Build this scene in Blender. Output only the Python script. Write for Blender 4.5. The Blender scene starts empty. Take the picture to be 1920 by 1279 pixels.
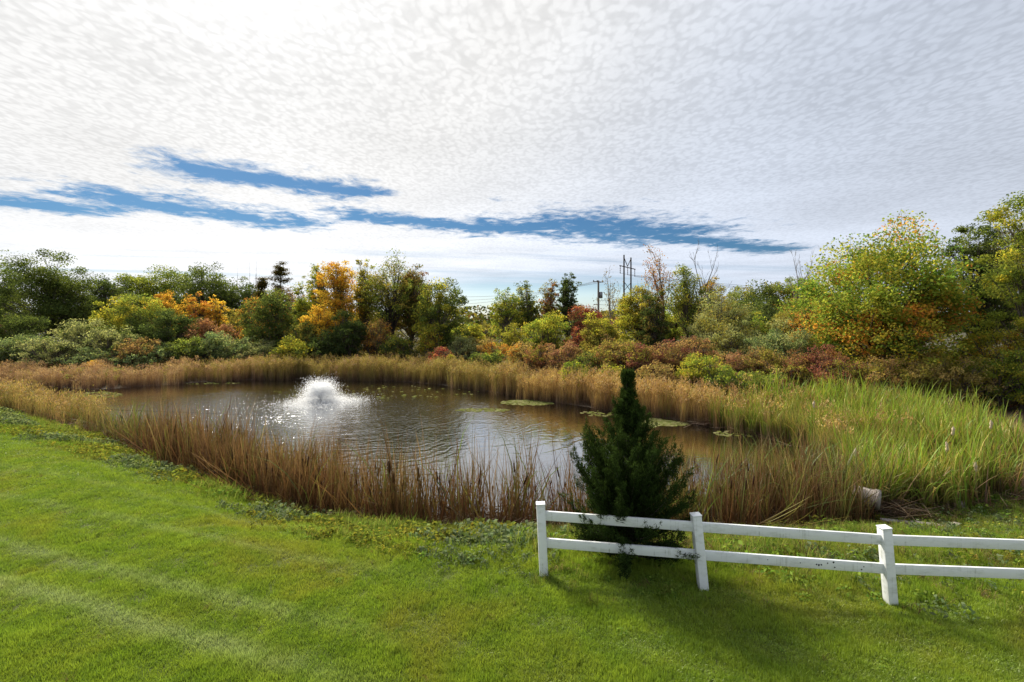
import bpy, math, random
import numpy as np
from math import radians, sin, cos, pi
from mathutils import Vector

rng = np.random.default_rng(7)
random.seed(7)
scene = bpy.context.scene
COL = scene.collection

# ------------------------------------------------------------------ camera
W_PX, F_PX, HORIZON = 1920.0, 900.0, 600.0
CAM_Z = 3.8
cam_d = bpy.data.cameras.new('camera')
cam = bpy.data.objects.new('camera', cam_d)
COL.objects.link(cam)
cam.location = (0, 0, CAM_Z)
cam.rotation_euler = (radians(90), 0, 0)
cam_d.sensor_width = 36.0
cam_d.lens = 36.0 * F_PX / W_PX
cam_d.shift_y = -(639.5 - HORIZON) / W_PX
cam_d.clip_start = 0.1
cam_d.clip_end = 6000
scene.camera = cam

# ------------------------------------------------------------------ world
SUN_AZ, SUN_EL = radians(-34), radians(42)
SUN_DIR = Vector((sin(SUN_AZ) * cos(SUN_EL), cos(SUN_AZ) * cos(SUN_EL), sin(SUN_EL)))
world = bpy.data.worlds.new('World')
scene.world = world
world.use_nodes = True


class NT:
    """tiny helper for wiring shader nodes"""
    def __init__(self, tree):
        self.t = tree
        self.n = tree.nodes
        self.l = tree.links

    def node(self, kind, **kw):
        nd = self.n.new(kind)
        for k, v in kw.items():
            setattr(nd, k, v)
        return nd

    def put(self, sock, v):
        if v is None:
            return
        if isinstance(v, bpy.types.NodeSocket):
            self.l.new(v, sock)
        else:
            if isinstance(v, (tuple, list)) and len(v) == 3 and sock.type == 'RGBA':
                v = (*v, 1)
            sock.default_value = v

    def m(self, op, a, b=None, c=None, clamp=False):
        nd = self.node('ShaderNodeMath', operation=op, use_clamp=clamp)
        for i, v in enumerate((a, b, c)):
            self.put(nd.inputs[i], v)
        return nd.outputs[0]

    def vm(self, op, a, b=None):
        nd = self.node('ShaderNodeVectorMath', operation=op)
        self.put(nd.inputs[0], a)
        if b is not None:
            self.put(nd.inputs[1], b)
        return nd.outputs['Value'] if op in ('DOT_PRODUCT', 'LENGTH', 'DISTANCE') else nd.outputs['Vector']

    def mix(self, f, a, b, blend='MIX'):
        nd = self.node('ShaderNodeMix', data_type='RGBA', blend_type=blend)
        self.put(nd.inputs[0], f)
        self.put(nd.inputs[6], a)
        self.put(nd.inputs[7], b)
        return nd.outputs[2]

    def smooth(self, x, a, b, lo=0.0, hi=1.0):
        nd = self.node('ShaderNodeMapRange', interpolation_type='SMOOTHSTEP')
        self.put(nd.inputs['Value'], x)
        nd.inputs['From Min'].default_value = a
        nd.inputs['From Max'].default_value = b
        nd.inputs['To Min'].default_value = lo
        nd.inputs['To Max'].default_value = hi
        return nd.outputs[0]

    def noise(self, vec, scale, detail=3.0, rough=0.5, dist=0.0, dim='3D'):
        nd = self.node('ShaderNodeTexNoise', noise_dimensions=dim)
        self.put(nd.inputs['Vector'], vec)
        nd.inputs['Scale'].default_value = scale
        nd.inputs['Detail'].default_value = detail
        nd.inputs['Roughness'].default_value = rough
        nd.inputs['Distortion'].default_value = dist
        return nd.outputs['Fac']

    def sep(self, v):
        nd = self.node('ShaderNodeSeparateXYZ')
        self.put(nd.inputs[0], v)
        return nd.outputs

    def comb(self, x, y, z):
        nd = self.node('ShaderNodeCombineXYZ')
        for i, v in enumerate((x, y, z)):
            self.put(nd.inputs[i], v)
        return nd.outputs[0]


def build_world():
    w = NT(world.node_tree)
    w.n.clear()
    out = w.node('ShaderNodeOutputWorld')
    bg = w.node('ShaderNodeBackground')
    bg.inputs['Strength'].default_value = 0.1
    sky = w.node('ShaderNodeTexSky', sky_type='NISHITA')
    sky.sun_disc = False
    sky.sun_elevation = SUN_EL
    sky.sun_rotation = SUN_AZ
    sky.air_density = 1.0
    sky.dust_density = 0.6
    sky.ozone_density = 2.0
    tc = w.node('ShaderNodeTexCoord')
    d = tc.outputs['Generated']
    x, y, z = w.sep(d)
    zc = w.m('MAXIMUM', z, 0.012)
    u = w.m('DIVIDE', x, zc)
    v = w.m('DIVIDE', y, zc)
    p = w.comb(u, v, 0.0)
    # openings in the cloud sheet, in units of the sheet's height
    gaps = [(-2.1, 3.18, -1.3, 3.72, .36), (-3.2, 3.98, -2.4, 4.9, .55), (-4.7, 3.8, -3.9, 4.3, .46),
            (-1.45, 4.66, -.4, 5.2, .40), (-.3, 5.2, .65, 5.12, .60), (.65, 5.12, 1.7, 5.65, .90),
            (1.7, 5.65, 3.75, 6.85, .45)]
    wob = w.noise(p, 2.2, 5.0, 0.6)
    wob2 = w.noise(w.vm('MULTIPLY', p, (0.8, 0.7, 1)), 7.0, 8.0, 0.68, 0.5)
    D = None
    for ax, ay, bx, by, r in gaps:
        abx, aby = bx - ax, by - ay
        L2 = abx * abx + aby * aby
        du = w.m('SUBTRACT', u, ax)
        dv = w.m('SUBTRACT', v, ay)
        t = w.m('DIVIDE', w.m('ADD', w.m('MULTIPLY', du, abx), w.m('MULTIPLY', dv, aby)), L2, clamp=True)
        eu = w.m('SUBTRACT', du, w.m('MULTIPLY', t, abx))
        ev = w.m('SUBTRACT', dv, w.m('MULTIPLY', t, aby))
        dist = w.m('SQRT', w.m('ADD', w.m('MULTIPLY', eu, eu), w.m('MULTIPLY', ev, ev)))
        k = w.m('DIVIDE', dist, r)
        D = k if D is None else w.m('MINIMUM', D, k)
    Dn = w.m('ADD', D, w.m('MULTIPLY', w.m('SUBTRACT', wob, 0.5), 2.0))
    Dn = w.m('ADD', Dn, w.m('MULTIPLY', w.m('SUBTRACT', wob2, 0.45), 2.5))
    gap = w.smooth(Dn, 1.35, 0.35)
    # thin far bands over the horizon
    q = w.comb(w.m('MULTIPLY', u, 0.16), w.m('MULTIPLY', w.m('ADD', v, w.m('MULTIPLY', u, -0.25)), 0.62), 3.3)
    band = w.noise(q, 1.0, 6.0, 0.6, 0.6)
    far = w.smooth(v, 5.6, 8.0)
    bandf = w.m('MULTIPLY', w.smooth(band, 0.50, 0.72), w.m('MULTIPLY', far, 0.40))
    low = w.smooth(w.m('ADD', v, w.m('MULTIPLY', band, 7.0)), 11.5, 18.0)
    # the low clear strip lies ahead and to the right
    side = w.m('MULTIPLY', w.smooth(w.m('DIVIDE', u, v), -0.30, -0.02), w.smooth(w.m('DIVIDE', u, v), 0.55, 0.25))
    lowc = w.m('MULTIPLY', w.m('MULTIPLY', low, side), 0.85)
    clear = w.m('MAXIMUM', gap, w.m('MAXIMUM', bandf, lowc))
    # altocumulus cells
    ps = w.vm('MULTIPLY', p, (2.5, 1.7, 1))
    warp = w.node('ShaderNodeTexNoise')
    w.put(warp.inputs['Vector'], ps)
    warp.inputs['Scale'].default_value = 5.0
    warp.inputs['Detail'].default_value = 3.0
    pw = w.vm('ADD', ps, w.vm('MULTIPLY', w.vm('SUBTRACT', warp.outputs['Color'], (.5, .5, .5)), (.16, .16, 0)))
    vor = w.node('ShaderNodeTexVoronoi', feature='SMOOTH_F1')
    w.put(vor.inputs['Vector'], pw)
    vor.inputs['Scale'].default_value = 15.0
    vor.inputs['Smoothness'].default_value = 0.7
    vor.inputs['Randomness'].default_value = 1.0
    fine = w.noise(pw, 15.0, 4.0, 0.55)
    mid = w.noise(pw, 6.0, 4.0, 0.6)
    cell = w.m('SUBTRACT', 1.0, w.smooth(vor.outputs['Distance'], 0.25, 0.75))
    tex = w.m('ADD', w.m('MULTIPLY', cell, 0.36), w.m('ADD', w.m('MULTIPLY', fine, 0.45), w.m('MULTIPLY', mid, 0.62)))
    tex = w.smooth(tex, 0.30, 1.05)
    big = w.noise(p, 0.8, 3.0, 0.55)
    # forward scattering round the sun
    cs = w.vm('DOT_PRODUCT', d, tuple(SUN_DIR))
    cs = w.m('MAXIMUM', cs, 0.0)
    glow_w = w.m('POWER', cs, 2.6)
    glow_n = w.m('POWER', cs, 60.0)
    tone = w.m('ADD', w.m('MULTIPLY', glow_w, 0.23), 0.34)
    tone = w.m('ADD', tone, w.m('MULTIPLY', glow_n, 0.25))
    relief = w.m('ADD', 1.0, w.m('MULTIPLY', w.m('SUBTRACT', tex, 0.6), w.smooth(v, 1.0, 6.0, 0.22, 0.15)))
    tone = w.m('MULTIPLY', tone, relief)
    lowlight = w.m('ADD', 1.0, w.m('MULTIPLY', w.smooth(v, 2.2, 6.5), 0.26))
    tone = w.m('MULTIPLY', tone, lowlight)
    tone = w.m('MULTIPLY', tone, w.m('ADD', 0.80, w.m('MULTIPLY', big, 0.40)))
    tint = w.mix(w.smooth(glow_w, 0.1, 0.75), (0.90, 0.985, 1.14), (1.0, 0.995, 0.985))
    cloud = w.vm('MULTIPLY', tint, w.comb(tone, tone, tone))
    cloud = w.vm('MULTIPLY', cloud, (8.25, 8.25, 8.25))
    blue = w.vm('MULTIPLY', sky.outputs[0], (0.125, 0.22, 0.30))
    blue = w.mix(w.smooth(v, 6.0, 20.0), blue, w.vm('MULTIPLY', sky.outputs[0], (0.45, 0.52, 0.60)))
    col = w.mix(clear, cloud, blue)
    w.put(bg.inputs['Color'], col)
    w.l.new(bg.outputs[0], out.inputs[0])


build_world()
world.cycles.sampling_method = 'MANUAL'
world.cycles.sample_map_resolution = 512

# ------------------------------------------------------------------ sun, exposure
sun_d = bpy.data.lights.new('sun', 'SUN')
sun_d.energy = 3.5
sun_d.angle = radians(16.0)
sun_d.color = (1.0, 0.93, 0.80)
sun = bpy.data.objects.new('sun', sun_d)
COL.objects.link(sun)
sun.rotation_euler = (-SUN_DIR).to_track_quat('-Z', 'Y').to_euler()

scene.view_settings.view_transform = 'Standard'
scene.view_settings.look = 'None'
scene.view_settings.exposure = 1.12
scene.view_settings.gamma = 1.0
scene.view_settings.use_curve_mapping = False
scene.cycles.use_denoising = True
scene.cycles.max_bounces = 5
scene.cycles.diffuse_bounces = 3
scene.cycles.glossy_bounces = 2
scene.cycles.transmission_bounces = 4
scene.cycles.transparent_max_bounces = 6
scene.cycles.caustics_reflective = False
scene.cycles.caustics_refractive = False


# ------------------------------------------------------------------ helpers
def tag(o, label=None, cat=None, group=None, kind=None):
    if label: o['label'] = label
    if cat: o['category'] = cat
    if group: o['group'] = group
    if kind: o['kind'] = kind
    return o


def empty(name, loc, label, cat, group=None):
    o = bpy.data.objects.new(name, None)
    o.empty_display_size = 0.2
    COL.objects.link(o)
    o.location = loc
    return tag(o, label, cat, group)


def mesh(name, V, Q, cols=None, mat=None, smooth=False):
    """V (n,3), Q (m,3 or 4)"""
    V = np.asarray(V, dtype=np.float32)
    Q = np.asarray(Q, dtype=np.int32)
    me = bpy.data.meshes.new(name)
    me.vertices.add(len(V))
    me.vertices.foreach_set('co', V.ravel())
    k = Q.shape[1]
    me.loops.add(Q.size)
    me.loops.foreach_set('vertex_index', Q.ravel())
    me.polygons.add(len(Q))
    me.polygons.foreach_set('loop_start', np.arange(0, Q.size, k, dtype=np.int32))
    if smooth:
        me.polygons.foreach_set('use_smooth', np.ones(len(Q), dtype=bool))
    me.update(calc_edges=True)
    if cols is not None:
        c = np.ones((len(V), 4), dtype=np.float32)
        c[:, :3] = cols
        a = me.attributes.new('col', 'FLOAT_COLOR', 'POINT')
        a.data.foreach_set('color', c.ravel())
    if mat:
        me.materials.append(mat)
    return me


def obj(name, me, parent=None, loc=None):
    o = bpy.data.objects.new(name, me)
    COL.objects.link(o)
    if parent is not None:
        o.parent = parent
    if loc is not None:
        o.location = loc
    return o


class Geo:
    """collects numpy pieces with one index base"""
    def __init__(self):
        self.V, self.Q, self.C, self.n = [], [], [], 0

    def add(self, V, Q, C=None):
        V = np.asarray(V, dtype=np.float32).reshape(-1, 3)
        self.V.append(V)
        self.Q.append(np.asarray(Q, dtype=np.int32) + self.n)
        if C is not None:
            C = np.asarray(C, dtype=np.float32)
            if C.ndim == 1:
                C = np.tile(C, (len(V), 1))
            self.C.append(C)
        self.n += len(V)

    def mesh(self, name, mat, smooth=False):
        return mesh(name, np.concatenate(self.V), np.concatenate(self.Q),
                    np.concatenate(self.C) if self.C else None, mat, smooth)


def unit(a):
    return a / np.maximum(np.linalg.norm(a, axis=-1, keepdims=True), 1e-9)


def tubes(P, R, sides=5):
    """P (n,k,3) centre lines, R (n,k) radii -> V, Q (open tubes, closed by a pinch at the tip)"""
    P = np.asarray(P, dtype=np.float64); R = np.asarray(R, dtype=np.float64)
    n, k, _ = P.shape
    T = np.gradient(P, axis=1)
    T = unit(T)
    ref = np.where(np.abs(T[..., 2:3]) > 0.9, np.array([1., 0, 0]), np.array([0, 0, 1.]))
    A = unit(np.cross(T, ref)); B = np.cross(T, A)
    ang = np.arange(sides) * 2 * pi / sides
    ring = (P[:, :, None, :] + R[:, :, None, None] * (np.cos(ang)[None, None, :, None] * A[:, :, None, :]
                                                    + np.sin(ang)[None, None, :, None] * B[:, :, None, :]))
    V = ring.reshape(-1, 3)
    base = (np.arange(n) * k * sides)[:, None, None]
    i = np.arange(k - 1)[None, :, None] * sides
    j = np.arange(sides)[None, None, :]
    j2 = (j + 1) % sides
    Q = np.stack([base + i + j, base + i + j2, base + i + sides + j2, base + i + sides + j], -1).reshape(-1, 4)
    return V, Q


def leaves(C, L, Wd, up=0.5, tangent=None):
    """rhombic leaf quads; C (n,3), L (n,), Wd (n,)"""
    n = len(C)
    N = rng.normal(size=(n, 3)); N[:, 2] += up * 2
    N = unit(N)
    T = rng.normal(size=(n, 3)) if tangent is None else tangent
    T = unit(np.cross(N, np.cross(T, N)))
    B = np.cross(N, T)
    L = np.asarray(L)[:, None]; Wd = np.asarray(Wd)[:, None]
    bend = N * L * 0.12
    V = np.stack([C - T * L * .5 - bend, C + B * Wd * .5, C + T * L * .5 - bend, C - B * Wd * .5], 1).reshape(-1, 3)
    Q = np.arange(4 * n).reshape(-1, 4)
    return V, Q


def box(cx, cy, cz, sx, sy, sz):
    s = np.array([[-1, -1, -1], [1, -1, -1], [1, 1, -1], [-1, 1, -1], [-1, -1, 1], [1, -1, 1], [1, 1, 1], [-1, 1, 1]]) * .5
    V = s * [sx, sy, sz] + [cx, cy, cz]
    Q = [[0, 3, 2, 1], [4, 5, 6, 7], [0, 1, 5, 4], [1, 2, 6, 5], [2, 3, 7, 6], [3, 0, 4, 7]]
    return V, np.array(Q)


def snoise(P, scale, seed):
    """cheap smooth noise in -1..1"""
    r = np.random.default_rng(seed)
    s = np.zeros(len(P))
    for _ in range(5):
        k = r.normal(size=3) * scale
        s += np.sin(P @ k + r.uniform(0, 6.28))
    return s / 2.4


def bevel(o, w, seg=2):
    md = o.modifiers.new('bevel', 'BEVEL')
    md.width = w; md.segments = seg; md.limit_method = 'ANGLE'
    return o


# ------------------------------------------------------------------ materials
def new_mat(name):
    m = bpy.data.materials.new(name)
    m.use_nodes = True
    t = NT(m.node_tree)
    t.n.clear()
    out = t.node('ShaderNodeOutputMaterial')
    return m, t, out


def leaf_material(name, trans=0.4, var=0.25, gloss=0.06, rand=0.0, rough=0.45):
    m, t, out = new_mat(name)
    at = t.node('ShaderNodeAttribute', attribute_name='col')
    c = at.outputs['Color']
    geo = t.node('ShaderNodeNewGeometry')
    nz = t.noise(geo.outputs['Position'], 1.3, 2.0)
    hs = t.node('ShaderNodeHueSaturation')
    t.put(hs.inputs['Color'], c)
    val = t.m('ADD', 1.0 - var * .5, t.m('MULTIPLY', nz, var))
    if rand > 0:
        oi = t.node('ShaderNodeObjectInfo')
        val = t.m('ADD', val, t.m('MULTIPLY', t.m('SUBTRACT', oi.outputs['Random'], .5), rand))
        t.put(hs.inputs['Hue'], t.m('ADD', 0.5, t.m('MULTIPLY', t.m('SUBTRACT', oi.outputs['Random'], .5), 0.03)))
    t.put(hs.inputs['Value'], val)
    c = hs.outputs[0]
    df = t.node('ShaderNodeBsdfDiffuse'); t.put(df.inputs['Color'], c)
    tr = t.node('ShaderNodeBsdfTranslucent')
    t.put(tr.inputs['Color'], t.mix(1.0, c, (1.25, 1.2, 0.75), 'MULTIPLY'))
    mx = t.node('ShaderNodeMixShader'); mx.inputs[0].default_value = trans
    t.l.new(df.outputs[0], mx.inputs[1]); t.l.new(tr.outputs[0], mx.inputs[2])
    last = mx
    if gloss > 0:
        gl = t.node('ShaderNodeBsdfGlossy'); gl.inputs['Roughness'].default_value = rough
        m2 = t.node('ShaderNodeMixShader'); m2.inputs[0].default_value = gloss
        t.l.new(mx.outputs[0], m2.inputs[1]); t.l.new(gl.outputs[0], m2.inputs[2])
        last = m2
    t.l.new(last.outputs[0], out.inputs[0])
    return m


def bark_material(name, c1, c2, scale=6.0):
    m, t, out = new_mat(name)
    tc = t.node('ShaderNodeTexCoord')
    p = t.vm('MULTIPLY', tc.outputs['Object'], (1, 1, .25))
    nz = t.noise(p, scale, 6.0, 0.65)
    bs = t.node('ShaderNodeBsdfPrincipled')
    t.put(bs.inputs['Base Color'], t.mix(t.smooth(nz, .35, .65), c1, c2))
    bs.inputs['Roughness'].default_value = 0.9
    bp = t.node('ShaderNodeBump'); bp.inputs['Strength'].default_value = .6; bp.inputs['Distance'].default_value = .03
    t.put(bp.inputs['Height'], nz)
    t.l.new(bp.outputs[0], bs.inputs['Normal'])
    t.l.new(bs.outputs[0], out.inputs[0])
    return m


def attr_material(name, rough=0.85, var=0.3, scale=4.0):
    m, t, out = new_mat(name)
    at = t.node('ShaderNodeAttribute', attribute_name='col')
    tc = t.node('ShaderNodeTexCoord')
    nz = t.noise(tc.outputs['Object'], scale, 5.0, .6)
    hs = t.node('ShaderNodeHueSaturation')
    t.put(hs.inputs['Color'], at.outputs['Color'])
    t.put(hs.inputs['Value'], t.m('ADD', 1 - var * .5, t.m('MULTIPLY', nz, var)))
    bs = t.node('ShaderNodeBsdfPrincipled')
    t.put(bs.inputs['Base Color'], hs.outputs[0])
    bs.inputs['Roughness'].default_value = rough
    bp = t.node('ShaderNodeBump'); bp.inputs['Strength'].default_value = .5; bp.inputs['Distance'].default_value = .02
    t.put(bp.inputs['Height'], nz)
    t.l.new(bp.outputs[0], bs.inputs['Normal'])
    t.l.new(bs.outputs[0], out.inputs[0])
    return m


MAT_LEAF = leaf_material('leaf_foliage', 0.5, 0.35, 0.0)
MAT_CEDAR = leaf_material('cedar_needles', 0.2, 0.4, 0.0)
MAT_REED = leaf_material('reed_blades', 0.35, 0.3, 0.02, rand=0.6)
MAT_WEED = leaf_material('weed_leaves', 0.45, 0.35, 0.0, rand=0.4)
MAT_BARK = bark_material('grey_brown_bark', (.07, .055, .04), (.17, .14, .11))
MAT_BARK_DARK = bark_material('dark_bark', (.03, .024, .02), (.08, .06, .05))
MAT_BARK_PALE = bark_material('pale_bark', (.16, .14, .12), (.30, .27, .24))


def lawn_material():
    m, t, out = new_mat('lawn_blades')
    geo = t.node('ShaderNodeNewGeometry')
    P = geo.outputs['Position']
    x, y, z = t.sep(P)
    at = t.node('ShaderNodeAttribute', attribute_name='col')
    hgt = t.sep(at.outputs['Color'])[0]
    p2 = t.comb(x, y, 0.0)
    n1 = t.noise(p2, 0.33, 4.0, .6, .4)
    n2 = t.noise(p2, 1.7, 4.0, .6)
    n3 = t.noise(p2, 9.0, 3.0, .6)
    green = t.mix(t.smooth(n2, .35, .65), (.205, .305, .028), (.28, .37, .038))
    dry = (.32, .31, .045)
    c = t.mix(t.m('MULTIPLY', t.smooth(n1, .46, .66), .8), green, dry)
    # pale streaks of window-reflected light, painted into the grass colour
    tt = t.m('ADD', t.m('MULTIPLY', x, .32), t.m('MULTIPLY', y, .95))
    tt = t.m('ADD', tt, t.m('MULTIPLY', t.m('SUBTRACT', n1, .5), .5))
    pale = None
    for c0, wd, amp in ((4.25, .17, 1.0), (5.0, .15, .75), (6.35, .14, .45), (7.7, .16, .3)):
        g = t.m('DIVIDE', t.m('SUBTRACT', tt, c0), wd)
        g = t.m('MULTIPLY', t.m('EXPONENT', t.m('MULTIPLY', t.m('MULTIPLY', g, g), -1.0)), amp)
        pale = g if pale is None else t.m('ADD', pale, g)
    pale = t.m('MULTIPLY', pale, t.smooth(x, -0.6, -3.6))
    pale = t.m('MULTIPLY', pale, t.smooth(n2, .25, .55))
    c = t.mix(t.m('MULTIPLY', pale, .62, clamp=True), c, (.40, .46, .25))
    c = t.mix(t.m('MULTIPLY', t.smooth(n3, .52, .72), .45), c, (.14, .23, .028))
    oi = t.node('ShaderNodeObjectInfo')
    hs = t.node('ShaderNodeHueSaturation')
    t.put(hs.inputs['Color'], c)
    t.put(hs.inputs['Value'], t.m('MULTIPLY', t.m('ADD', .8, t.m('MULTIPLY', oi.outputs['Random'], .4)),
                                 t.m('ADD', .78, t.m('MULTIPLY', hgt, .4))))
    df = t.node('ShaderNodeBsdfDiffuse'); t.put(df.inputs['Color'], hs.outputs[0])
    tr = t.node('ShaderNodeBsdfTranslucent'); t.put(tr.inputs['Color'], t.mix(1.0, hs.outputs[0], (1.15, 1.15, .8), 'MULTIPLY'))
    mx = t.node('ShaderNodeMixShader'); mx.inputs[0].default_value = .4
    t.l.new(df.outputs[0], mx.inputs[1]); t.l.new(tr.outputs[0], mx.inputs[2])
    gl = t.node('ShaderNodeBsdfGlossy'); gl.inputs['Roughness'].default_value = .5
    m2 = t.node('ShaderNodeMixShader'); m2.inputs[0].default_value = .04
    t.l.new(mx.outputs[0], m2.inputs[1]); t.l.new(gl.outputs[0], m2.inputs[2])
    t.l.new(m2.outputs[0], out.inputs[0])
    return m


def ground_material():
    m, t, out = new_mat('soil_and_turf')
    geo = t.node('ShaderNodeNewGeometry')
    P = geo.outputs['Position']
    at = t.node('ShaderNodeAttribute', attribute_name='col')
    n1 = t.noise(P, 3.0, 6.0, .65)
    n2 = t.noise(P, 25.0, 4.0, .6)
    c = t.mix(t.m('MULTIPLY', t.smooth(n2, .3, .7), .5), at.outputs['Color'], (.05, .04, .02))
    hs = t.node('ShaderNodeHueSaturation')
    t.put(hs.inputs['Color'], c)
    t.put(hs.inputs['Value'], t.m('ADD', .7, t.m('MULTIPLY', n1, .6)))
    bs = t.node('ShaderNodeBsdfPrincipled')
    t.put(bs.inputs['Base Color'], hs.outputs[0])
    bs.inputs['Roughness'].default_value = .95
    bp = t.node('ShaderNodeBump'); bp.inputs['Strength'].default_value = .8; bp.inputs['Distance'].default_value = .06
    t.put(bp.inputs['Height'], t.m('ADD', n1, t.m('MULTIPLY', n2, .4)))
    t.l.new(bp.outputs[0], bs.inputs['Normal'])
    t.l.new(bs.outputs[0], out.inputs[0])
    return m


FOUNTAIN = (-12.3, 30.8)
WATER_Z = -1.5


def water_material():
    m, t, out = new_mat('pond_water')
    geo = t.node('ShaderNodeNewGeometry')
    x, y, z = t.sep(geo.outputs['Position'])
    dx = t.m('SUBTRACT', x, FOUNTAIN[0]); dy = t.m('SUBTRACT', y, FOUNTAIN[1])
    r = t.m('SQRT', t.m('ADD', t.m('MULTIPLY', dx, dx), t.m('MULTIPLY', dy, dy)))
    p = t.comb(x, y, 0.0)
    nw = t.noise(p, .35, 3.0, .5)
    rw = t.m('ADD', r, t.m('MULTIPLY', t.m('SUBTRACT', nw, .5), 5.0))
    fade = t.smooth(r, 30.0, 2.0)
    ring = t.m('MULTIPLY', t.m('SINE', t.m('MULTIPLY', rw, 15.0)), t.m('MULTIPLY', fade, .0035))
    ring2 = t.m('MULTIPLY', t.m('SINE', t.m('MULTIPLY', rw, 9.1)), t.m('MULTIPLY', fade, .0055))
    chop = t.noise(t.vm('MULTIPLY', p, (1, 1.6, 1)), 3.2, 4.0, .55)
    chop2 = t.noise(p, 9.0, 3.0, .5)
    near = t.smooth(r, 19.0, 1.5)
    h = t.m('ADD', ring, ring2)
    h = t.m('ADD', h, t.m('MULTIPLY', t.m('SUBTRACT', chop, .5), t.m('ADD', .006, t.m('MULTIPLY', near, .062))))
    h = t.m('ADD', h, t.m('MULTIPLY', chop2, t.m('ADD', .001, t.m('MULTIPLY', near, .009))))
    bp = t.node('ShaderNodeBump'); bp.inputs['Strength'].default_value = 1.0; bp.inputs['Distance'].default_value = .55
    t.put(bp.inputs['Height'], h)
    df = t.node('ShaderNodeBsdfDiffuse')
    df.inputs['Color'].default_value = (.0045, .0038, .002, 1)
    gl = t.node('ShaderNodeBsdfGlossy')
    gl.inputs['Color'].default_value = (.95, .97, 1.0, 1)
    gl.inputs['Roughness'].default_value = .03
    lw = t.node('ShaderNodeLayerWeight'); lw.inputs['Blend'].default_value = .5
    t.l.new(bp.outputs[0], lw.inputs['Normal'])
    fac = t.m('ADD', .03, t.m('MULTIPLY', t.m('POWER', lw.outputs['Facing'], 2.1), .97), clamp=True)
    mx = t.node('ShaderNodeMixShader')
    t.put(mx.inputs[0], fac)
    t.l.new(bp.outputs[0], gl.inputs['Normal']); t.l.new(bp.outputs[0], df.inputs['Normal'])
    t.l.new(df.outputs[0], mx.inputs[1]); t.l.new(gl.outputs[0], mx.inputs[2])
    t.l.new(mx.outputs[0], out.inputs[0])
    return m


def plain(name, c, rough=.6, metal=0.0):
    m, t, out = new_mat(name)
    tc = t.node('ShaderNodeTexCoord')
    nz = t.noise(tc.outputs['Object'], 5.0, 5.0, .6)
    bs = t.node('ShaderNodeBsdfPrincipled')
    t.put(bs.inputs['Base Color'], t.mix(nz, tuple(v * .8 for v in c), tuple(min(1, v * 1.15) for v in c)))
    bs.inputs['Roughness'].default_value = rough
    bs.inputs['Metallic'].default_value = metal
    t.l.new(bs.outputs[0], out.inputs[0])
    return m


def vinyl_material():
    m, t, out = new_mat('weathered_white_vinyl')
    tc = t.node('ShaderNodeTexCoord')
    p = tc.outputs['Object']
    geo = t.node('ShaderNodeNewGeometry')
    wp = geo.outputs['Position']
    grime = t.noise(t.vm('MULTIPLY', wp, (3, 3, 9)), 1.2, 6.0, .65)
    streak = t.noise(t.vm('MULTIPLY', wp, (26, 26, .8)), 1.0, 4.0, .6)
    c = t.mix(t.m('MULTIPLY', t.smooth(grime, .46, .75), .5), (.80, .82, .83), (.42, .44, .38))
    c = t.mix(t.m('MULTIPLY', t.smooth(streak, .54, .76), t.smooth(grime, .38, .62)), c, (.45, .47, .43))
    bs = t.node('ShaderNodeBsdfPrincipled')
    t.put(bs.inputs['Base Color'], c)
    bs.inputs['Roughness'].default_value = .42
    t.l.new(bs.outputs[0], out.inputs[0])
    return m


# ------------------------------------------------------------------ terrain
def catmull(pts, k=6):
    pts = np.array(pts, float)
    n = len(pts)
    o = []
    for i in range(n):
        p0, p1, p2, p3 = pts[(i - 1) % n], pts[i], pts[(i + 1) % n], pts[(i + 2) % n]
        for j in range(k):
            t = j / k
            o.append(.5 * ((2 * p1) + (-p0 + p2) * t + (2 * p0 - 5 * p1 + 4 * p2 - p3) * t * t + (-p0 + 3 * p1 - 3 * p2 + p3) * t ** 3))
    return np.array(o)


POND = catmull([(-42, 36), (-36, 37.5), (-31.5, 36.5), (-29, 38.8), (-24, 42), (-15, 42.6), (-7, 39.8), (0, 33.6), (4.2, 29.4), (9.0, 25.1),
                (11.6, 21.9), (12.6, 19.8), (12.2, 17.5), (10.8, 15.2), (8.6, 13.9), (4.8, 12.9), (.55, 12.5), (-3.7, 12.9),
                (-6.4, 14.4), (-10.6, 17.1), (-16.3, 20.9), (-21.5, 24.0), (-26.5, 27.0), (-33, 30), (-41, 31.5)], 5)


def pond_sd(x, y):
    """signed distance to the shore, negative over water"""
    x = np.asarray(x, float).ravel(); y = np.asarray(y, float).ravel()
    A = POND; B = np.roll(POND, -1, 0)
    best = np.full(x.shape, 1e9); inside = np.zeros(x.shape, bool)
    for (ax, ay), (bx, by) in zip(A, B):
        ex, ey = bx - ax, by - ay
        L = ex * ex + ey * ey
        t = np.clip(((x - ax) * ex + (y - ay) * ey) / L, 0, 1)
        dx = x - ax - t * ex; dy = y - ay - t * ey
        best = np.minimum(best, dx * dx + dy * dy)
        c = (ay > y) != (by > y)
        xi = ax + (y - ay) * ex / (ey if abs(ey) > 1e-9 else 1e-9)
        inside ^= c & (x < xi)
    d = np.sqrt(best)
    return np.where(inside, -d, d)


def sstep(t):
    t = np.clip(t, 0, 1)
    return t * t * (3 - 2 * t)


def near_side(x, y):
    return y < 15.5 + (11 - x) * .33


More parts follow.
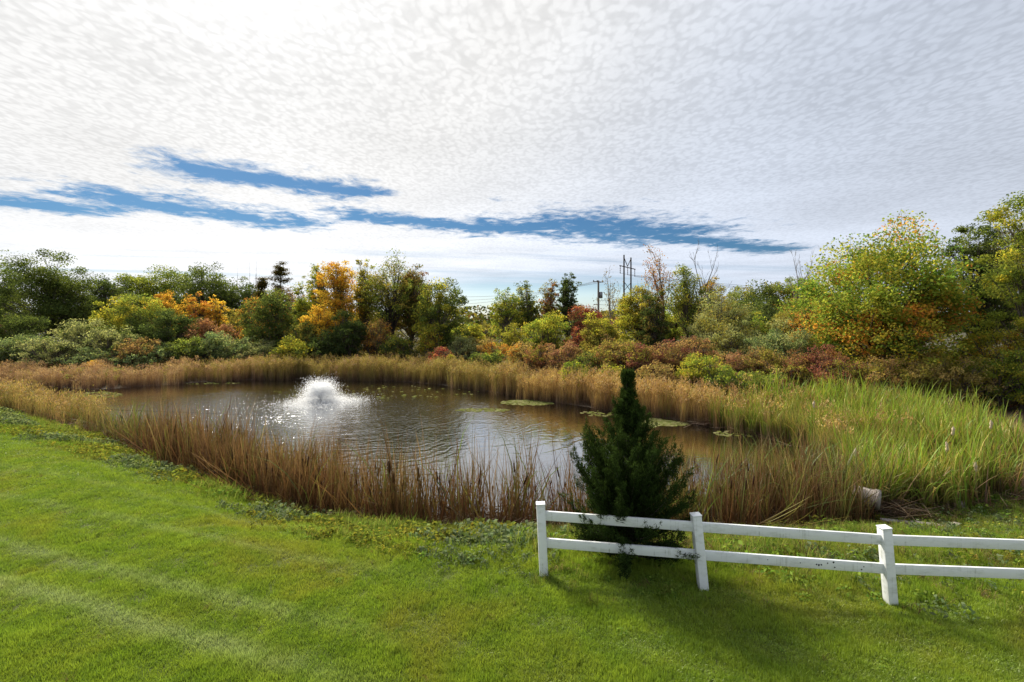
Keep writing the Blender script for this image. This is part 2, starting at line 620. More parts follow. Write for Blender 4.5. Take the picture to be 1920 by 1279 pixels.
def height(x, y, d=None):
    x = np.asarray(x, float).ravel(); y = np.asarray(y, float).ravel()
    if d is None:
        d = pond_sd(x, y)
    nearf = sstep((19.5 + (11 - x) * .40 - y) / 8.0)
    wet = sstep((x - 7.5) / 4.0) * sstep((y - 9.5) / 3.0)
    L = 5.6 + 7.5 * wet
    hn = -1.5 + 1.46 * sstep((d + .4) / L) - .035 * np.clip(x - .5, 0, 9)
    hf = -1.5 + .75 * sstep(d / 5.0) + .9 * sstep((d - 4) / 26.0)
    h = nearf * hn + (1 - nearf) * hf
    under = -1.5 - .9 * sstep(-d / 2.5)
    h = np.where(d < 0, np.minimum(under, h), h)
    h = h + np.where(d > 0, .025 * np.sin(x * 1.7 + 1.1 * np.sin(y * .9)) * np.sin(y * 1.3 + .7), 0) * sstep(d / 2)
    far = np.clip(np.hypot(x, y - 30) - 70, 0, None)
    return h + far * .004


def hz(x, y):
    return float(height(np.array([x]), np.array([y]))[0])


MOW_X = np.array([-45, -30, -18, -9.9, -5.7, -3.5, -1.8, .48, 2.78, 5.35, 7.8, 12, 30.])
MOW_Y = np.array([28, 22, 16.9, 13.4, 10.5, 8.8, 8.0, 7.30, 7.03, 6.83, 6.8, 6.7, 6.5])


def mow_edge(x):
    return np.interp(x, MOW_X, MOW_Y)


def axis(a, b, step, lo, hi):
    mid = np.arange(a, b + 1e-6, step)
    g = step * 1.35 ** np.arange(1, 40)
    up = b + np.cumsum(g); dn = a - np.cumsum(g)
    up = up[up < hi]; dn = dn[dn > lo]
    return np.concatenate([dn[::-1], mid, up])


def build_ground():
    xs = axis(-46, 34, .35, -2500, 2500)
    ys = axis(2, 58, .35, -300, 3000)
    X, Y = np.meshgrid(xs, ys)
    x, y = X.ravel(), Y.ravel()
    d = pond_sd(x, y)
    z = height(x, y, d)
    V = np.stack([x, y, z], 1)
    nx, ny = len(xs), len(ys)
    i = np.arange(nx - 1)[None, :]; j = np.arange(ny - 1)[:, None] * nx
    Q = np.stack([j + i, j + i + 1, j + i + 1 + nx, j + i + nx], -1).reshape(-1, 4)
    soil = np.array([.075, .050, .030]); turf = np.array([.080, .105, .016]); mud = np.array([.040, .028, .016])
    rough = np.array([.060, .085, .018]); mead = np.array([.050, .050, .020])
    ns = near_side(x, y)
    mown = ns & (y < mow_edge(x))
    C = np.where(mown[:, None], turf, np.where(ns[:, None], rough, mead))
    k = sstep((1.5 - d) / 1.0)[:, None] * np.where(x > 9, .5, 1)[:, None]
    C = C * (1 - k) + soil * k
    k = sstep((.1 - d) / .4)[:, None]
    C = C * (1 - k) + mud * k
    litter = ((x > 17) & (y > 16) & (y < 30))[:, None]
    C = np.where(litter, np.array([.15, .085, .045]), C)
    o = obj('ground', mesh('ground', V, Q, C, ground_material(), True))
    tag(o, 'grassy ground sloping down to the pond and on behind it', kind='structure')
    # pond surface
    P = POND
    c = P.mean(0)
    ring = c + (P - c) * 1.06
    Vw = np.concatenate([[[c[0], c[1], WATER_Z]], np.c_[ring, np.full(len(ring), WATER_Z)]])
    n = len(ring)
    Qw = np.array([[0, 1 + k, 1 + (k + 1) % n] for k in range(n)])
    o = obj('pond_water', mesh('pond_water', Vw, Qw, None, water_material()))
    tag(o, 'dark brown rippled water of the pond', kind='structure')


build_ground()


# ------------------------------------------------------------------ scattering of countless things
def scatter(name, label, cat, pts, rot, scl, idx, protos):
    """one object of countless pieces: prototypes instanced on a cloud of points"""
    n = len(pts)
    me = bpy.data.meshes.new(name)
    me.vertices.add(n)
    me.vertices.foreach_set('co', np.asarray(pts, np.float32).ravel())
    a = me.attributes.new('rot', 'FLOAT_VECTOR', 'POINT'); a.data.foreach_set('vector', np.asarray(rot, np.float32).ravel())
    a = me.attributes.new('scl', 'FLOAT_VECTOR', 'POINT'); a.data.foreach_set('vector', np.asarray(scl, np.float32).ravel())
    a = me.attributes.new('idx', 'INT', 'POINT'); a.data.foreach_set('value', np.asarray(idx, np.int32).ravel())
    col = bpy.data.collections.new(name + '_pieces')
    for k, pm in enumerate(protos):
        col.objects.link(bpy.data.objects.new('%s_piece_%02d' % (name, k), pm))
    ng = bpy.data.node_groups.new(name + '_scatter', 'GeometryNodeTree')
    ng.interface.new_socket('Geometry', in_out='INPUT', socket_type='NodeSocketGeometry')
    ng.interface.new_socket('Geometry', in_out='OUTPUT', socket_type='NodeSocketGeometry')
    N, Lk = ng.nodes, ng.links
    gi = N.new('NodeGroupInput'); go = N.new('NodeGroupOutput')
    ci = N.new('GeometryNodeCollectionInfo')
    ci.inputs['Collection'].default_value = col
    ci.inputs['Separate Children'].default_value = True
    ci.inputs['Reset Children'].default_value = True
    ip = N.new('GeometryNodeInstanceOnPoints')
    ip.inputs['Pick Instance'].default_value = True

    def na(nm, tp):
        q = N.new('GeometryNodeInputNamedAttribute'); q.data_type = tp
        q.inputs['Name'].default_value = nm
        return q.outputs['Attribute']
    er = N.new('FunctionNodeEulerToRotation')
    Lk.new(na('rot', 'FLOAT_VECTOR'), er.inputs[0])
    Lk.new(gi.outputs[0], ip.inputs['Points'])
    Lk.new(ci.outputs[0], ip.inputs['Instance'])
    Lk.new(na('idx', 'INT'), ip.inputs['Instance Index'])
    Lk.new(er.outputs[0], ip.inputs['Rotation'])
    Lk.new(na('scl', 'FLOAT_VECTOR'), ip.inputs['Scale'])
    Lk.new(ip.outputs[0], go.inputs[0])
    o = bpy.data.objects.new(name, me)
    COL.objects.link(o)
    md = o.modifiers.new('scatter', 'NODES'); md.node_group = ng
    tag(o, label, cat, kind='stuff')
    return o


def blades(n, spread, hmin, hmax, width, lean, droop, cols, segs=4, tilt0=0.0):
    """n grass-like blades rooted inside a disc; cols = list of (t, colour list)"""
    ang = rng.uniform(0, 2 * pi, n); r = spread * np.sqrt(rng.uniform(0, 1, n))
    base = np.stack([r * np.cos(ang), r * np.sin(ang), np.zeros(n)], 1)
    H = rng.uniform(hmin, hmax, n)
    az = rng.uniform(0, 2 * pi, n)
    ln = np.abs(rng.normal(0, lean, n)) + tilt0
    dr = np.abs(rng.normal(0, droop, n))
    t = np.linspace(0, 1, segs + 1)
    out = ln[:, None] * t + dr[:, None] * t ** 3
    up = t[None, :] * (1 - .5 * (ln[:, None] ** 2)) - (dr[:, None] * .55) * t[None, :] ** 4
    C = np.stack([base[:, 0:1] + H[:, None] * out * np.cos(az)[:, None],
                  base[:, 1:2] + H[:, None] * out * np.sin(az)[:, None], H[:, None] * up], -1)
    wv = rng.uniform(0, 2 * pi, n)
    S = np.stack([np.cos(wv), np.sin(wv), np.zeros(n)], 1)
    w = width * rng.uniform(.6, 1.3, n)[:, None] * (1 - .93 * t[None, :] ** 2.2) * .5
    Lf = C - S[:, None, :] * w[..., None]; Rt = C + S[:, None, :] * w[..., None]
    V = np.stack([Lf, Rt], 2).reshape(-1, 3)
    k = segs + 1
    b = (np.arange(n) * k * 2)[:, None]; i = np.arange(segs)[None, :] * 2
    Q = np.stack([b + i, b + i + 1, b + i + 3, b + i + 2], -1).reshape(-1, 4)
    cb, ct = np.array(cols[0]), np.array(cols[1])
    pick = rng.integers(0, len(cb), n); pick2 = rng.integers(0, len(ct), n)
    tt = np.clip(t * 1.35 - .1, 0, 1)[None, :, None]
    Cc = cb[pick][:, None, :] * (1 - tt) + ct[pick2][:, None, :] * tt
    Cc = Cc * rng.uniform(.75, 1.25, n)[:, None, None]
    Cc = np.repeat(Cc, 2, axis=1).reshape(-1, 3)
    return V, Q, Cc


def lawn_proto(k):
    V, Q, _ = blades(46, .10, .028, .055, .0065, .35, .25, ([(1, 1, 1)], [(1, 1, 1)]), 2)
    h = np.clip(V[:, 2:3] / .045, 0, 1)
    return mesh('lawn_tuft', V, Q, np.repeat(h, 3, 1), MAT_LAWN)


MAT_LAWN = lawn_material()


def build_lawn():
    n = 74000
    # sample in the wedge in front of the house, thinning outward
    y = 3.6 + 15 * rng.uniform(0, 1, n * 2) ** 1.25
    x = rng.uniform(-1, 1, n * 2) * (y * 1.25 + 1.5)
    over = y - mow_edge(x)
    k = (over < 2.4 + rng.normal(0, .3, len(x))) & (x > -24) & (x < 13)
    x, y = x[k][:n], y[k][:n]
    z = height(x, y)
    m = len(x)
    rot = np.stack([rng.normal(0, .12, m), rng.normal(0, .12, m), rng.uniform(0, 6.28, m)], 1)
    far = np.clip(y / 9.0, .85, 1.6)
    s = rng.uniform(.8, 1.35, m)
    clump = 1 + .3 * snoise(np.stack([x, y, 0 * x], 1), 4.0, 5)
    wild = 1 + 1.0 * sstep((y - mow_edge(x) + .1) / .3)
    scl = np.stack([s * far, s * far, s * rng.uniform(.6, 1.25, m) * clump * wild], 1)
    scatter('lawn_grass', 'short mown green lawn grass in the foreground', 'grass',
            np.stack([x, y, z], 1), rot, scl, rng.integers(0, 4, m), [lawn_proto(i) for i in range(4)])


build_lawn()

# reed palettes: (base colours, tip colours), linear
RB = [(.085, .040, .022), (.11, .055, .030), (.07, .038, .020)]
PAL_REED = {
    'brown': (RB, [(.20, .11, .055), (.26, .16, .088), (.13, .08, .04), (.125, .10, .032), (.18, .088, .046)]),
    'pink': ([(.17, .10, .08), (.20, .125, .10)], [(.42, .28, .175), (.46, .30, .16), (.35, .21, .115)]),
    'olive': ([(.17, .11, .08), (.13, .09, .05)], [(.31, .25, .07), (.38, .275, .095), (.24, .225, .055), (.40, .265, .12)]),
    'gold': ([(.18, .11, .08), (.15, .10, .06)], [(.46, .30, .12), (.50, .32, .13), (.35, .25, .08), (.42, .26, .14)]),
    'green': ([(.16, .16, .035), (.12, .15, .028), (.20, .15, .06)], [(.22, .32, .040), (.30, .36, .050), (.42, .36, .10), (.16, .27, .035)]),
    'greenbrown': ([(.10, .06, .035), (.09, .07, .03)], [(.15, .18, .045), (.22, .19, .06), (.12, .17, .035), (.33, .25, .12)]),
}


def reed_proto(pal, n, spread, h0, h1, width, lean=.10, droop=.10, heads=0):
    g = Geo()
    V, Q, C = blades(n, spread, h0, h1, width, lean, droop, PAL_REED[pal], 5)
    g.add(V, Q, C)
    for _ in range(heads):
        x, y = rng.normal(0, spread * .5, 2); h = rng.uniform(h0, h1) * 1.02
        P = np.array([[[x, y, 0], [x, y, h * .8], [x + .01, y, h * .8 + .01], [x + .012, y, h * .8 + .16], [x + .012, y, h * .8 + .17], [x + .014, y, h]]])
        v, q = tubes(P, [[.006, .005, .014, .014, .004, .002]], 5)
        cc = np.tile([.075, .036, .018], (len(v), 1)); cc[:5] = [.14, .10, .05]
        g.add(v, q, cc)
    return g.mesh('reed_clump', MAT_REED)


def plume_proto(pal, n, spread, h0, h1):
    """common-reed clump: stalks with feathery tops"""
    g = Geo()
    V, Q, C = blades(n, spread, h0 * .8, h1 * .9, .016, .10, .10, PAL_REED[pal], 4)
    g.add(V, Q, C)
    m = n // 2
    tip = np.stack([rng.normal(0, spread * .6, m), rng.normal(0, spread * .6, m), rng.uniform(h0, h1, m)], 1)
    P = np.repeat(tip, 5, 0) + rng.normal(0, 1, (m * 5, 3)) * [.05, .05, .10]
    T = np.tile([0.3, .2, 1.0], (m * 5, 1)) + rng.normal(0, .3, (m * 5, 3))
    V, Q = leaves(P, rng.uniform(.10, .2, m * 5), rng.uniform(.02, .04, m * 5), .1, T)
    ct = np.array(PAL_REED[pal][1])
    g.add(V, Q, np.repeat(ct[rng.integers(0, len(ct), m * 5)] * rng.uniform(.9, 1.25, (m * 5, 1)), 4, 0))
    return g.mesh('reed_plume_clump', MAT_REED)


def build_reeds():
    # ---- near bank: cattail stalks between the lawn and the water
    n = 60000
    x = rng.uniform(-31, 10.6, n); y = rng.uniform(11, 33, n)
    k = near_side(x, y); x, y = x[k], y[k]
    d = pond_sd(x, y)
    lo, hi = -1.5, 1.75
    dens = np.interp(x, [-31, -21.5, -20.5, -18, -16.5, -13, -6.4, -2.6, -1.0, 1.8, 3.5, 4.6, 9.5, 10.6],
                     [.9, .9, .35, .25, .55, .9, 1.0, .85, .6, .6, .6, .65, .8, .8])
    patch = .55 + .75 * sstep((snoise(np.stack([x, y, x * 0], 1), .9, 3) + .5) / 1.2)
    lo_x = np.interp(x, [-31, -20, 3, 6, 11], [-2.4, -1.2, -1.2, -1.4, -1.7])
    prof = sstep((d - lo_x) / .6) * sstep((hi - d) / .7)
    k = rng.uniform(0, 1, len(x)) < dens * patch * prof * .62
    k &= ~((x > 9.45) & (x < 11.6) & (y < 13.5))
    x, y, d = x[k], y[k], d[k]
    m = len(x)
    z = np.maximum(height(x, y, d), WATER_Z - .25) - .02
    protos = [reed_proto('brown', 11, .26, .8, 1.95, .016, .12, .12, 0), reed_proto('brown', 10, .28, .6, 1.8, .015, .18, .24, 0),
              reed_proto('brown', 8, .24, 1.0, 1.95, .015, .09, .08, 1), reed_proto('greenbrown', 8, .2, .9, 2.0, .026, .13, .22, 0),
              reed_proto('greenbrown', 8, .2, .8, 1.8, .026, .18, .32, 0), plume_proto('gold', 12, .2, 1.4, 1.8), plume_proto('olive', 12, .2, 1.3, 1.8)]
    idx = rng.integers(0, 3, m)
    u = rng.uniform(0, 1, m)
    clump = snoise(np.stack([x, y, 0 * x], 1), 1.3, 9)
    gb = np.interp(x, [-21, -17, -13, 2, 4.5, 10], [.3, .7, .12, .08, .42, .6])
    idx = np.where(u + .15 * clump < gb, rng.integers(3, 5, m), idx)
    left = x < -19.5
    idx = np.where(left, rng.choice([6, 6, 1, 3, 5], m), idx)
    s = rng.uniform(.72, 1.42, m) * (1 + .16 * snoise(np.stack([x, y, 0 * x], 1), 1.6, 91)) * np.interp(x, [-31, -21, -19, -16, -13, 0, 4, 8, 11], [.66, .68, .6, .72, .95, 1.0, .95, .92, .8])
    scl = np.stack([s, s, s * rng.uniform(.85, 1.1, m)], 1)
    tl = np.where(rng.uniform(0, 1, m) < .12, .45, .09)
    rot = np.stack([rng.normal(0, 1, m) * tl, rng.normal(0, 1, m) * tl, rng.uniform(0, 6.28, m)], 1)
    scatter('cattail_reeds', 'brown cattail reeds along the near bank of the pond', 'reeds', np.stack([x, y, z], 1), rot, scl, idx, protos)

    # ---- far bank: dense belt of reeds
    n = 90000
    x = rng.uniform(-46, 20, n); y = rng.uniform(17, 50, n)
    k = ~near_side(x, y); x, y = x[k], y[k]
    d = pond_sd(x, y)
    ns = snoise(np.stack([x, y, 0 * x], 1), .5, 21)
    width = np.interp(x, [-46, -30, -15, 0, 10, 20], [4.5, 3.0, 2.6, 2.5, 2.6, 2.8]) * (1 + .2 * ns)
    prof = sstep((d + .55 + .5 * snoise(np.stack([x, y, 0 * x], 1), 1.3, 5)) / .35) * sstep((width - d) / 1.0)
    k = rng.uniform(0, 1, len(x)) < .42 * prof
    x, y, d = x[k], y[k], d[k]
    m = len(x)
    z = np.maximum(height(x, y, d), WATER_Z - .15) - .02
    protos = [plume_proto('pink', 22, .24, 1.5, 2.0), plume_proto('pink', 20, .24, 1.4, 1.9), plume_proto('olive', 22, .24, 1.5, 2.0),
              plume_proto('olive', 20, .24, 1.4, 1.9), plume_proto('gold', 22, .24, 1.5, 2.0), plume_proto('gold', 20, .24, 1.4, 1.9),
              reed_proto('green', 16, .22, 1.3, 2.0, .024, .10, .14), reed_proto('greenbrown', 16, .22, 1.3, 1.9, .024, .1, .12)]
    a = snoise(np.stack([x, y, 0 * x], 1), .35, 77) * .35 + rng.normal(0, .25, m)
    c0 = np.interp(x, [-46, -30, -24, -16, -9, -4, 2, 8, 12], [.0, .2, .9, 1.1, .8, 1.6, 2.0, 2.1, 2.6]) + a
    fam = np.clip(np.floor(c0 + .3), 0, 3).astype(int)
    idx = fam * 2 + rng.integers(0, 2, m)
    s = rng.uniform(.70, 1.0, m) * np.interp(x, [-46, -30, -24, 0], [.72, .78, .95, 1.0]) * (1 + .10 * snoise(np.stack([x, y, 0 * x], 1), 1.1, 31))
    scl = np.stack([s, s, s * rng.uniform(.88, 1.08, m)], 1)
    rot = np.stack([rng.normal(0, .06, m), rng.normal(0, .06, m), rng.uniform(0, 6.28, m)], 1)
    scatter('shore_reeds', 'belt of tan and olive reeds along the far shore', 'reeds', np.stack([x, y, z], 1), rot, scl, idx, protos)

    # ---- bright green cattail marsh on the right
    n = 30000
    x = rng.uniform(9.5, 21, n); y = rng.uniform(12.5, 24.5, n)
    d = pond_sd(x, y)
    edge_r = 17.3 + .25 * (y - 14)
    front = 13.6 + .06 * np.clip(x - 11, 0, 9) ** 1.5
    k = (d > -.3) & (x < edge_r + rng.normal(0, .5, n)) & (y > front + rng.normal(0, .25, n)) & (x > 10.2) & (y < 31 - .42 * x) & ~((x < 11.6) & (y < 13.7))
    k &= rng.uniform(0, 1, n) < .27 * (.55 + .6 * sstep(snoise(np.stack([x, y, 0 * x], 1), 1.0, 13) + .5))
    x, y, d = x[k], y[k], d[k]
    m = len(x)
    z = height(x, y, d) - .02
    protos = [reed_proto('green', 8, .2, .9, 2.05, .042, .12, .24), reed_proto('green', 7, .2, .7, 1.8, .045, .18, .36),
              reed_proto('green', 7, .2, 1.0, 2.0, .040, .10, .16), reed_proto('gold', 8, .24, .6, 1.7, .030, .24, .4),
              reed_proto('greenbrown', 10, .22, .8, 1.6, .02, .2, .3)]
    u = rng.uniform(0, 1, m) + .12 * snoise(np.stack([x, y, 0 * x], 1), 1.2, 14)
    browner = np.interp(x, [10, 14, 16, 19], [.34, .28, .42, .55])
    idx = np.where(u > browner, rng.integers(0, 3, m), rng.integers(3, 5, m))
    s = rng.uniform(.7, 1.2, m) * (1 + .18 * snoise(np.stack([x, y, 0 * x], 1), 1.5, 15)) * np.interp(x, [10, 15, 19], [1, .95, .72])
    scl = np.stack([s, s, s * rng.uniform(.9, 1.1, m)], 1)
    rot = np.stack([rng.normal(0, .08, m), rng.normal(0, .08, m), rng.uniform(0, 6.28, m)], 1)
    scatter('green_cattails', 'bright green cattail leaves in the marsh on the right', 'reeds', np.stack([x, y, z], 1), rot, scl, idx, protos)


build_reeds()


def weed_proto(cols, n, rad, h, L):
    r = rng.uniform(0, 1, n) ** .5 * rad; a = rng.uniform(0, 6.28, n)
    zz = h * rng.uniform(.1, 1, n) * (1 - .5 * (r / rad) ** 2)
    P = np.stack([r * np.cos(a), r * np.sin(a), zz], 1)
    V, Q = leaves(P, rng.uniform(.6, 1.2, n) * L, rng.uniform(.35, .7, n) * L, .7)
    c = np.array(cols)[rng.integers(0, len(cols), n)] * rng.uniform(.7, 1.25, (n, 1))
    return mesh('weed_clump', V, Q, np.repeat(c, 4, 0), MAT_WEED)


def tuft_proto(cb, ct, n, rad, h0, h1, w, lean=.25, droop=.35):
    V, Q, C = blades(n, rad, h0, h1, w, lean, droop, (cb, ct), 3)
    return mesh('grass_tuft', V, Q, C, MAT_WEED)


def litter_proto():
    n = 16
    a = rng.uniform(0, pi, n)
    c = rng.normal(0, .25, (n, 2))
    L = rng.uniform(.3, 1.1, n) * .5
    d = np.stack([np.cos(a), np.sin(a), rng.normal(.05, .16, n)], 1)
    mid = np.c_[c, np.abs(rng.normal(.06, .05, n))]
    P = np.stack([mid - d * L[:, None], mid + rng.normal(0, .03, (n, 3)), mid + d * L[:, None]], 1)
    V, Q = tubes(P, np.tile([.006, .008, .003], (n, 1)), 3)
    cols = np.array([(.20, .13, .08), (.12, .065, .04), (.27, .20, .14), (.09, .05, .03)])[rng.integers(0, 4, n)]
    return mesh('dead_stalks', V, Q, np.repeat(cols, 9, 0), MAT_REED)


def build_banks():
    # leafy weeds and rough grass between the mown lawn and the reeds, and beyond the fence
    n = 95000
    x = rng.uniform(-30, 17, n); y = rng.uniform(6.4, 27, n)
    k = near_side(x, y) | (x > 9.5); x, y = x[k], y[k]
    d = pond_sd(x, y)
    k = (d > np.where(x < 9, 1.35, .75)) & (y > mow_edge(x) - .15 + rng.normal(0, .2, len(x))) & (y < 15.5 + np.clip(-x, 0, 40) * .5)
    k &= rng.uniform(0, 1, len(x)) < np.where(x > 0, .5, .62) * sstep((d - .8) / .9)
    x, y, d = x[k], y[k], d[k]
    m = len(x); z = height(x, y, d) - .01
    G = [(.10, .17, .025), (.13, .20, .03), (.17, .22, .04)]
    protos = [weed_proto([(.11, .20, .035), (.15, .24, .04), (.20, .27, .05)], 34, .16, .16, .07),
              weed_proto([(.10, .15, .060), (.14, .19, .080), (.18, .22, .11)], 36, .17, .20, .075),
              weed_proto([(.22, .25, .045), (.30, .28, .05), (.14, .17, .03)], 30, .15, .20, .07),
              tuft_proto(G, [(.16, .24, .035), (.20, .26, .05), (.25, .25, .08)], 34, .10, .12, .26, .009),
              tuft_proto(G, [(.13, .21, .03), (.18, .25, .04)], 34, .12, .10, .20, .009, .3, .45),
              tuft_proto([(.13, .09, .05)], [(.24, .19, .10), (.28, .20, .09), (.16, .17, .05)], 24, .12, .10, .24, .008, .35, .5),
              weed_proto([(.13, .07, .04), (.18, .10, .05), (.10, .10, .03)], 30, .16, .16, .06)]
    pn = snoise(np.stack([x, y, 0 * x], 1), .9, 41); pn2 = snoise(np.stack([x, y, 0 * x], 1), .6, 43)
    idx = rng.choice([0, 3, 4, 4, 3], m)
    idx = np.where((pn > .2) & (rng.uniform(0, 1, m) < .7), 1, idx)
    idx = np.where((pn2 > .35) & (rng.uniform(0, 1, m) < .55), 2, idx)
    right = x > .4
    idx = np.where(right & (rng.uniform(0, 1, m) < .75), rng.choice([3, 4, 4, 0, 5, 5, 3], m), idx)
    edge = d < 2.0
    idx = np.where(edge & (rng.uniform(0, 1, m) < .55), rng.choice([5, 6, 2, 6], m), idx)
    lb = np.interp(x, [-30, -6, -3, 0], [1.25, 1.1, .95, .8])
    s = rng.uniform(.6, 1.25, m) * lb * (1 + .25 * snoise(np.stack([x, y, 0 * x], 1), 1.7, 49))
    near_mow = sstep((y - mow_edge(x)) / 1.1)
    s *= .85 + .55 * near_mow
    s = np.clip(s, .3, 2.2)
    # a few coarse tufts that the mower left in the lawn
    q = 420
    yq = rng.uniform(4.6, 13, q); xq = rng.uniform(-1.1, 1.1, q) * yq
    kq = yq < mow_edge(xq) - .3
    xq, yq = xq[kq], yq[kq]; q = len(xq)
    x = np.r_[x, xq]; y = np.r_[y, yq]; z = np.r_[z, height(xq, yq)]; s = np.r_[s, rng.uniform(.25, .55, q)]
    idx = np.r_[idx, rng.choice([3, 4, 4, 0, 5], q)]; m += q
    rot = np.stack([rng.normal(0, .1, m), rng.normal(0, .1, m), rng.uniform(0, 6.28, m)], 1)
    scatter('bank_weeds', 'rough grass and leafy weeds on the bank above the reeds', 'weeds', np.stack([x, y, z], 1), rot,
            np.stack([s, s, s], 1), idx, protos)

    # fallen stalks at the foot of the reeds
    n = 22000
    x = rng.uniform(-30, 16, n); y = rng.uniform(10, 31, n)
    d = pond_sd(x, y)
    k = (near_side(x, y) | (x > 9)) & (d > -.4) & (d < np.where(x > 3, 1.0, 1.6)) & (y < 26) & (rng.uniform(0, 1, n) < np.where(x > 3, .3, .55))
    k |= (x > 9.5) & (x < 17) & (y > 13.0) & (y < 17) & (d > 0) & (rng.uniform(0, 1, n) < .16)
    x, y, d = x[k], y[k], d[k]
    m = len(x); z = np.maximum(height(x, y, d), WATER_Z) + .015
    s = rng.uniform(.7, 1.3, m)
    rot = np.stack([rng.normal(0, .12, m), rng.normal(0, .12, m), rng.uniform(0, 6.28, m)], 1)
    scatter('fallen_stalks', 'tangle of dead brown stalks fallen at the foot of the reeds', 'dead stalks', np.stack([x, y, z], 1), rot,
            np.stack([s, s, s], 1), rng.integers(0, 4, m), [litter_proto() for _ in range(4)])

    # meadow of dry herbs behind the far reeds
    n = 26000
    x = rng.uniform(-60, 40, n); y = rng.uniform(17, 75, n)
    k = ~near_side(x, y); x, y = x[k], y[k]
    d = pond_sd(x, y)
    k = (d > 2.0) & (rng.uniform(0, 1, len(x)) < np.exp(-d / 22) * .8) & ~((x > 16.2) & (y < 20.5 + .1 * x))
    x, y, d = x[k], y[k], d[k]
    m = len(x); z = height(x, y, d) - .02
    protos = [weed_proto([(.15, .11, .04), (.20, .14, .05), (.12, .12, .035)], 70, .45, .9, .13),
              weed_proto([(.11, .13, .03), (.16, .17, .04), (.20, .15, .05)], 70, .45, .8, .13),
              weed_proto([(.20, .10, .06), (.15, .08, .05), (.22, .16, .06)], 70, .45, .85, .13),
              tuft_proto([(.14, .10, .05)], [(.27, .20, .09), (.22, .18, .06)], 50, .35, .6, 1.1, .03, .15, .2)]
    pn = snoise(np.stack([x, y, 0 * x], 1), .35, 61)
    idx = np.clip(np.floor(1.5 + pn * 1.6 + rng.normal(0, .5, m)), 0, 3).astype(int)
    s = rng.uniform(.7, 1.4, m)
    rot = np.stack([rng.normal(0, .1, m), rng.normal(0, .1, m), rng.uniform(0, 6.28, m)], 1)
    scatter('meadow_herbs', 'dry brown and green herbs behind the far reeds', 'undergrowth', np.stack([x, y, z], 1), rot,
            np.stack([s, s, s], 1), idx, protos)


build_banks()


def build_lily_pads():
    pts = []

    def patch(px, py, wpx, hpx, n):
        a = rng.uniform(0, 6.28, n); r = np.sqrt(rng.uniform(0, 1, n))
        X = px + wpx * r * np.cos(a); Yp = py + hpx * r * np.sin(a)
        Y = (CAM_Z - WATER_Z) * F_PX / (Yp - HORIZON)
        pts.append(np.stack([(X - 960) / F_PX * Y, Y], 1))
    patch(990, 755, 52, 5, 420); patch(1255, 790, 45, 9, 420); patch(905, 769, 50, 3, 130)
    patch(1215, 797, 20, 5, 90); patch(185, 740, 45, 6, 130); patch(330, 718, 130, 2.5, 170)
    patch(700, 735, 200, 12, 90); patch(1150, 775, 60, 6, 60); patch(1400, 812, 60, 8, 60)
    p = np.concatenate(pts)
    k = pond_sd(p[:, 0], p[:, 1]) < -.3
    p = p[k]; m = len(p)
    n = 9
    a = np.linspace(.25, 6.03, n)
    V = np.concatenate([[[0, 0, .004]], np.stack([np.cos(a), np.sin(a), np.full(n, .002)], 1)]) * [.11, .11, 1]
    Q = np.array([[0, 1 + i, 2 + i] for i in range(n - 1)])
    protos = [mesh('lily_pad', V, Q, np.tile(c, (n + 1, 1)), MAT_WEED) for c in ((.20, .22, .07), (.27, .26, .12), (.16, .17, .05))]
    s = rng.uniform(.6, 1.3, m)
    scatter('lily_pads', 'small pale green lily pads floating in loose rafts on the pond', 'lily pads', np.c_[p, np.full(m, WATER_Z + .006)],
            np.stack([rng.normal(0, .03, m), rng.normal(0, .03, m), rng.uniform(0, 6.28, m)], 1), np.stack([s, s, s * 0 + 1], 1),
            rng.integers(0, 3, m), protos)


build_lily_pads()


# ------------------------------------------------------------------ fountain
def build_fountain():
    fx, fy = FOUNTAIN
    root = empty('pond_fountain', (fx, fy, WATER_Z), 'floating aerator fountain throwing a white dome of spray in the pond', 'fountain')
    a = np.arange(20) * 2 * pi / 20
    prof = [(.0, -.10), (.55, -.10), (.62, -.02), (.58, .06), (.30, .09), (.18, .12), (.12, .22), (0.0, .22)]
    V = np.concatenate([np.stack([r * np.cos(a), r * np.sin(a), np.full(20, z)], 1) for r, z in prof])
    i = np.arange(20); j = (i + 1) % 20
    Q = np.concatenate([np.stack([k * 20 + i, k * 20 + j, (k + 1) * 20 + j, (k + 1) * 20 + i], 1) for k in range(len(prof) - 1)])
    obj('float', mesh('float', V, Q, None, plain('black_plastic', (.02, .02, .022), .5), True), root)
    # spray: drops along ballistic paths
    n = 40000
    az = rng.uniform(0, 6.28, n)
    vz = rng.normal(4.35, .5, n) * rng.uniform(.8, 1.04, n)
    vh = np.abs(rng.normal(1.1, .42, n)) + .05
    tf = 2 * vz / 9.81
    t = tf * rng.uniform(0, 1, n) ** .9
    jit = rng.normal(0, .05, (n, 3)) * (t / .6)[:, None]
    P = np.stack([vh * t * np.cos(az), vh * t * np.sin(az), .15 + vz * t - 4.905 * t * t], 1) + jit
    k = P[:, 2] > .02
    P = P[k]
    # splash where the drops come down
    m = 17000
    r = np.abs(rng.normal(1.3, .8, m)); aa = rng.uniform(0, 6.28, m)
    S = np.stack([r * np.cos(aa) + .35 * rng.exponential(.6, m), r * np.sin(aa), np.abs(rng.normal(0, .11, m)) + .01], 1)
    P = np.concatenate([P, S])
    mm = len(P)
    me = mesh('drop', np.array([[1, 0, 0], [0, .8, 0], [-1, 0, 0], [0, -.8, 0]]) * .016, np.array([[0, 1, 2, 3]]), None, SPRAY)
    s = rng.uniform(.5, 1.6, mm)
    o = scatter('spray', None, None, P, rng.uniform(0, 6, (mm, 3)), np.stack([s, s, s * 1.3], 1), np.zeros(mm), [me])
    o.parent = root


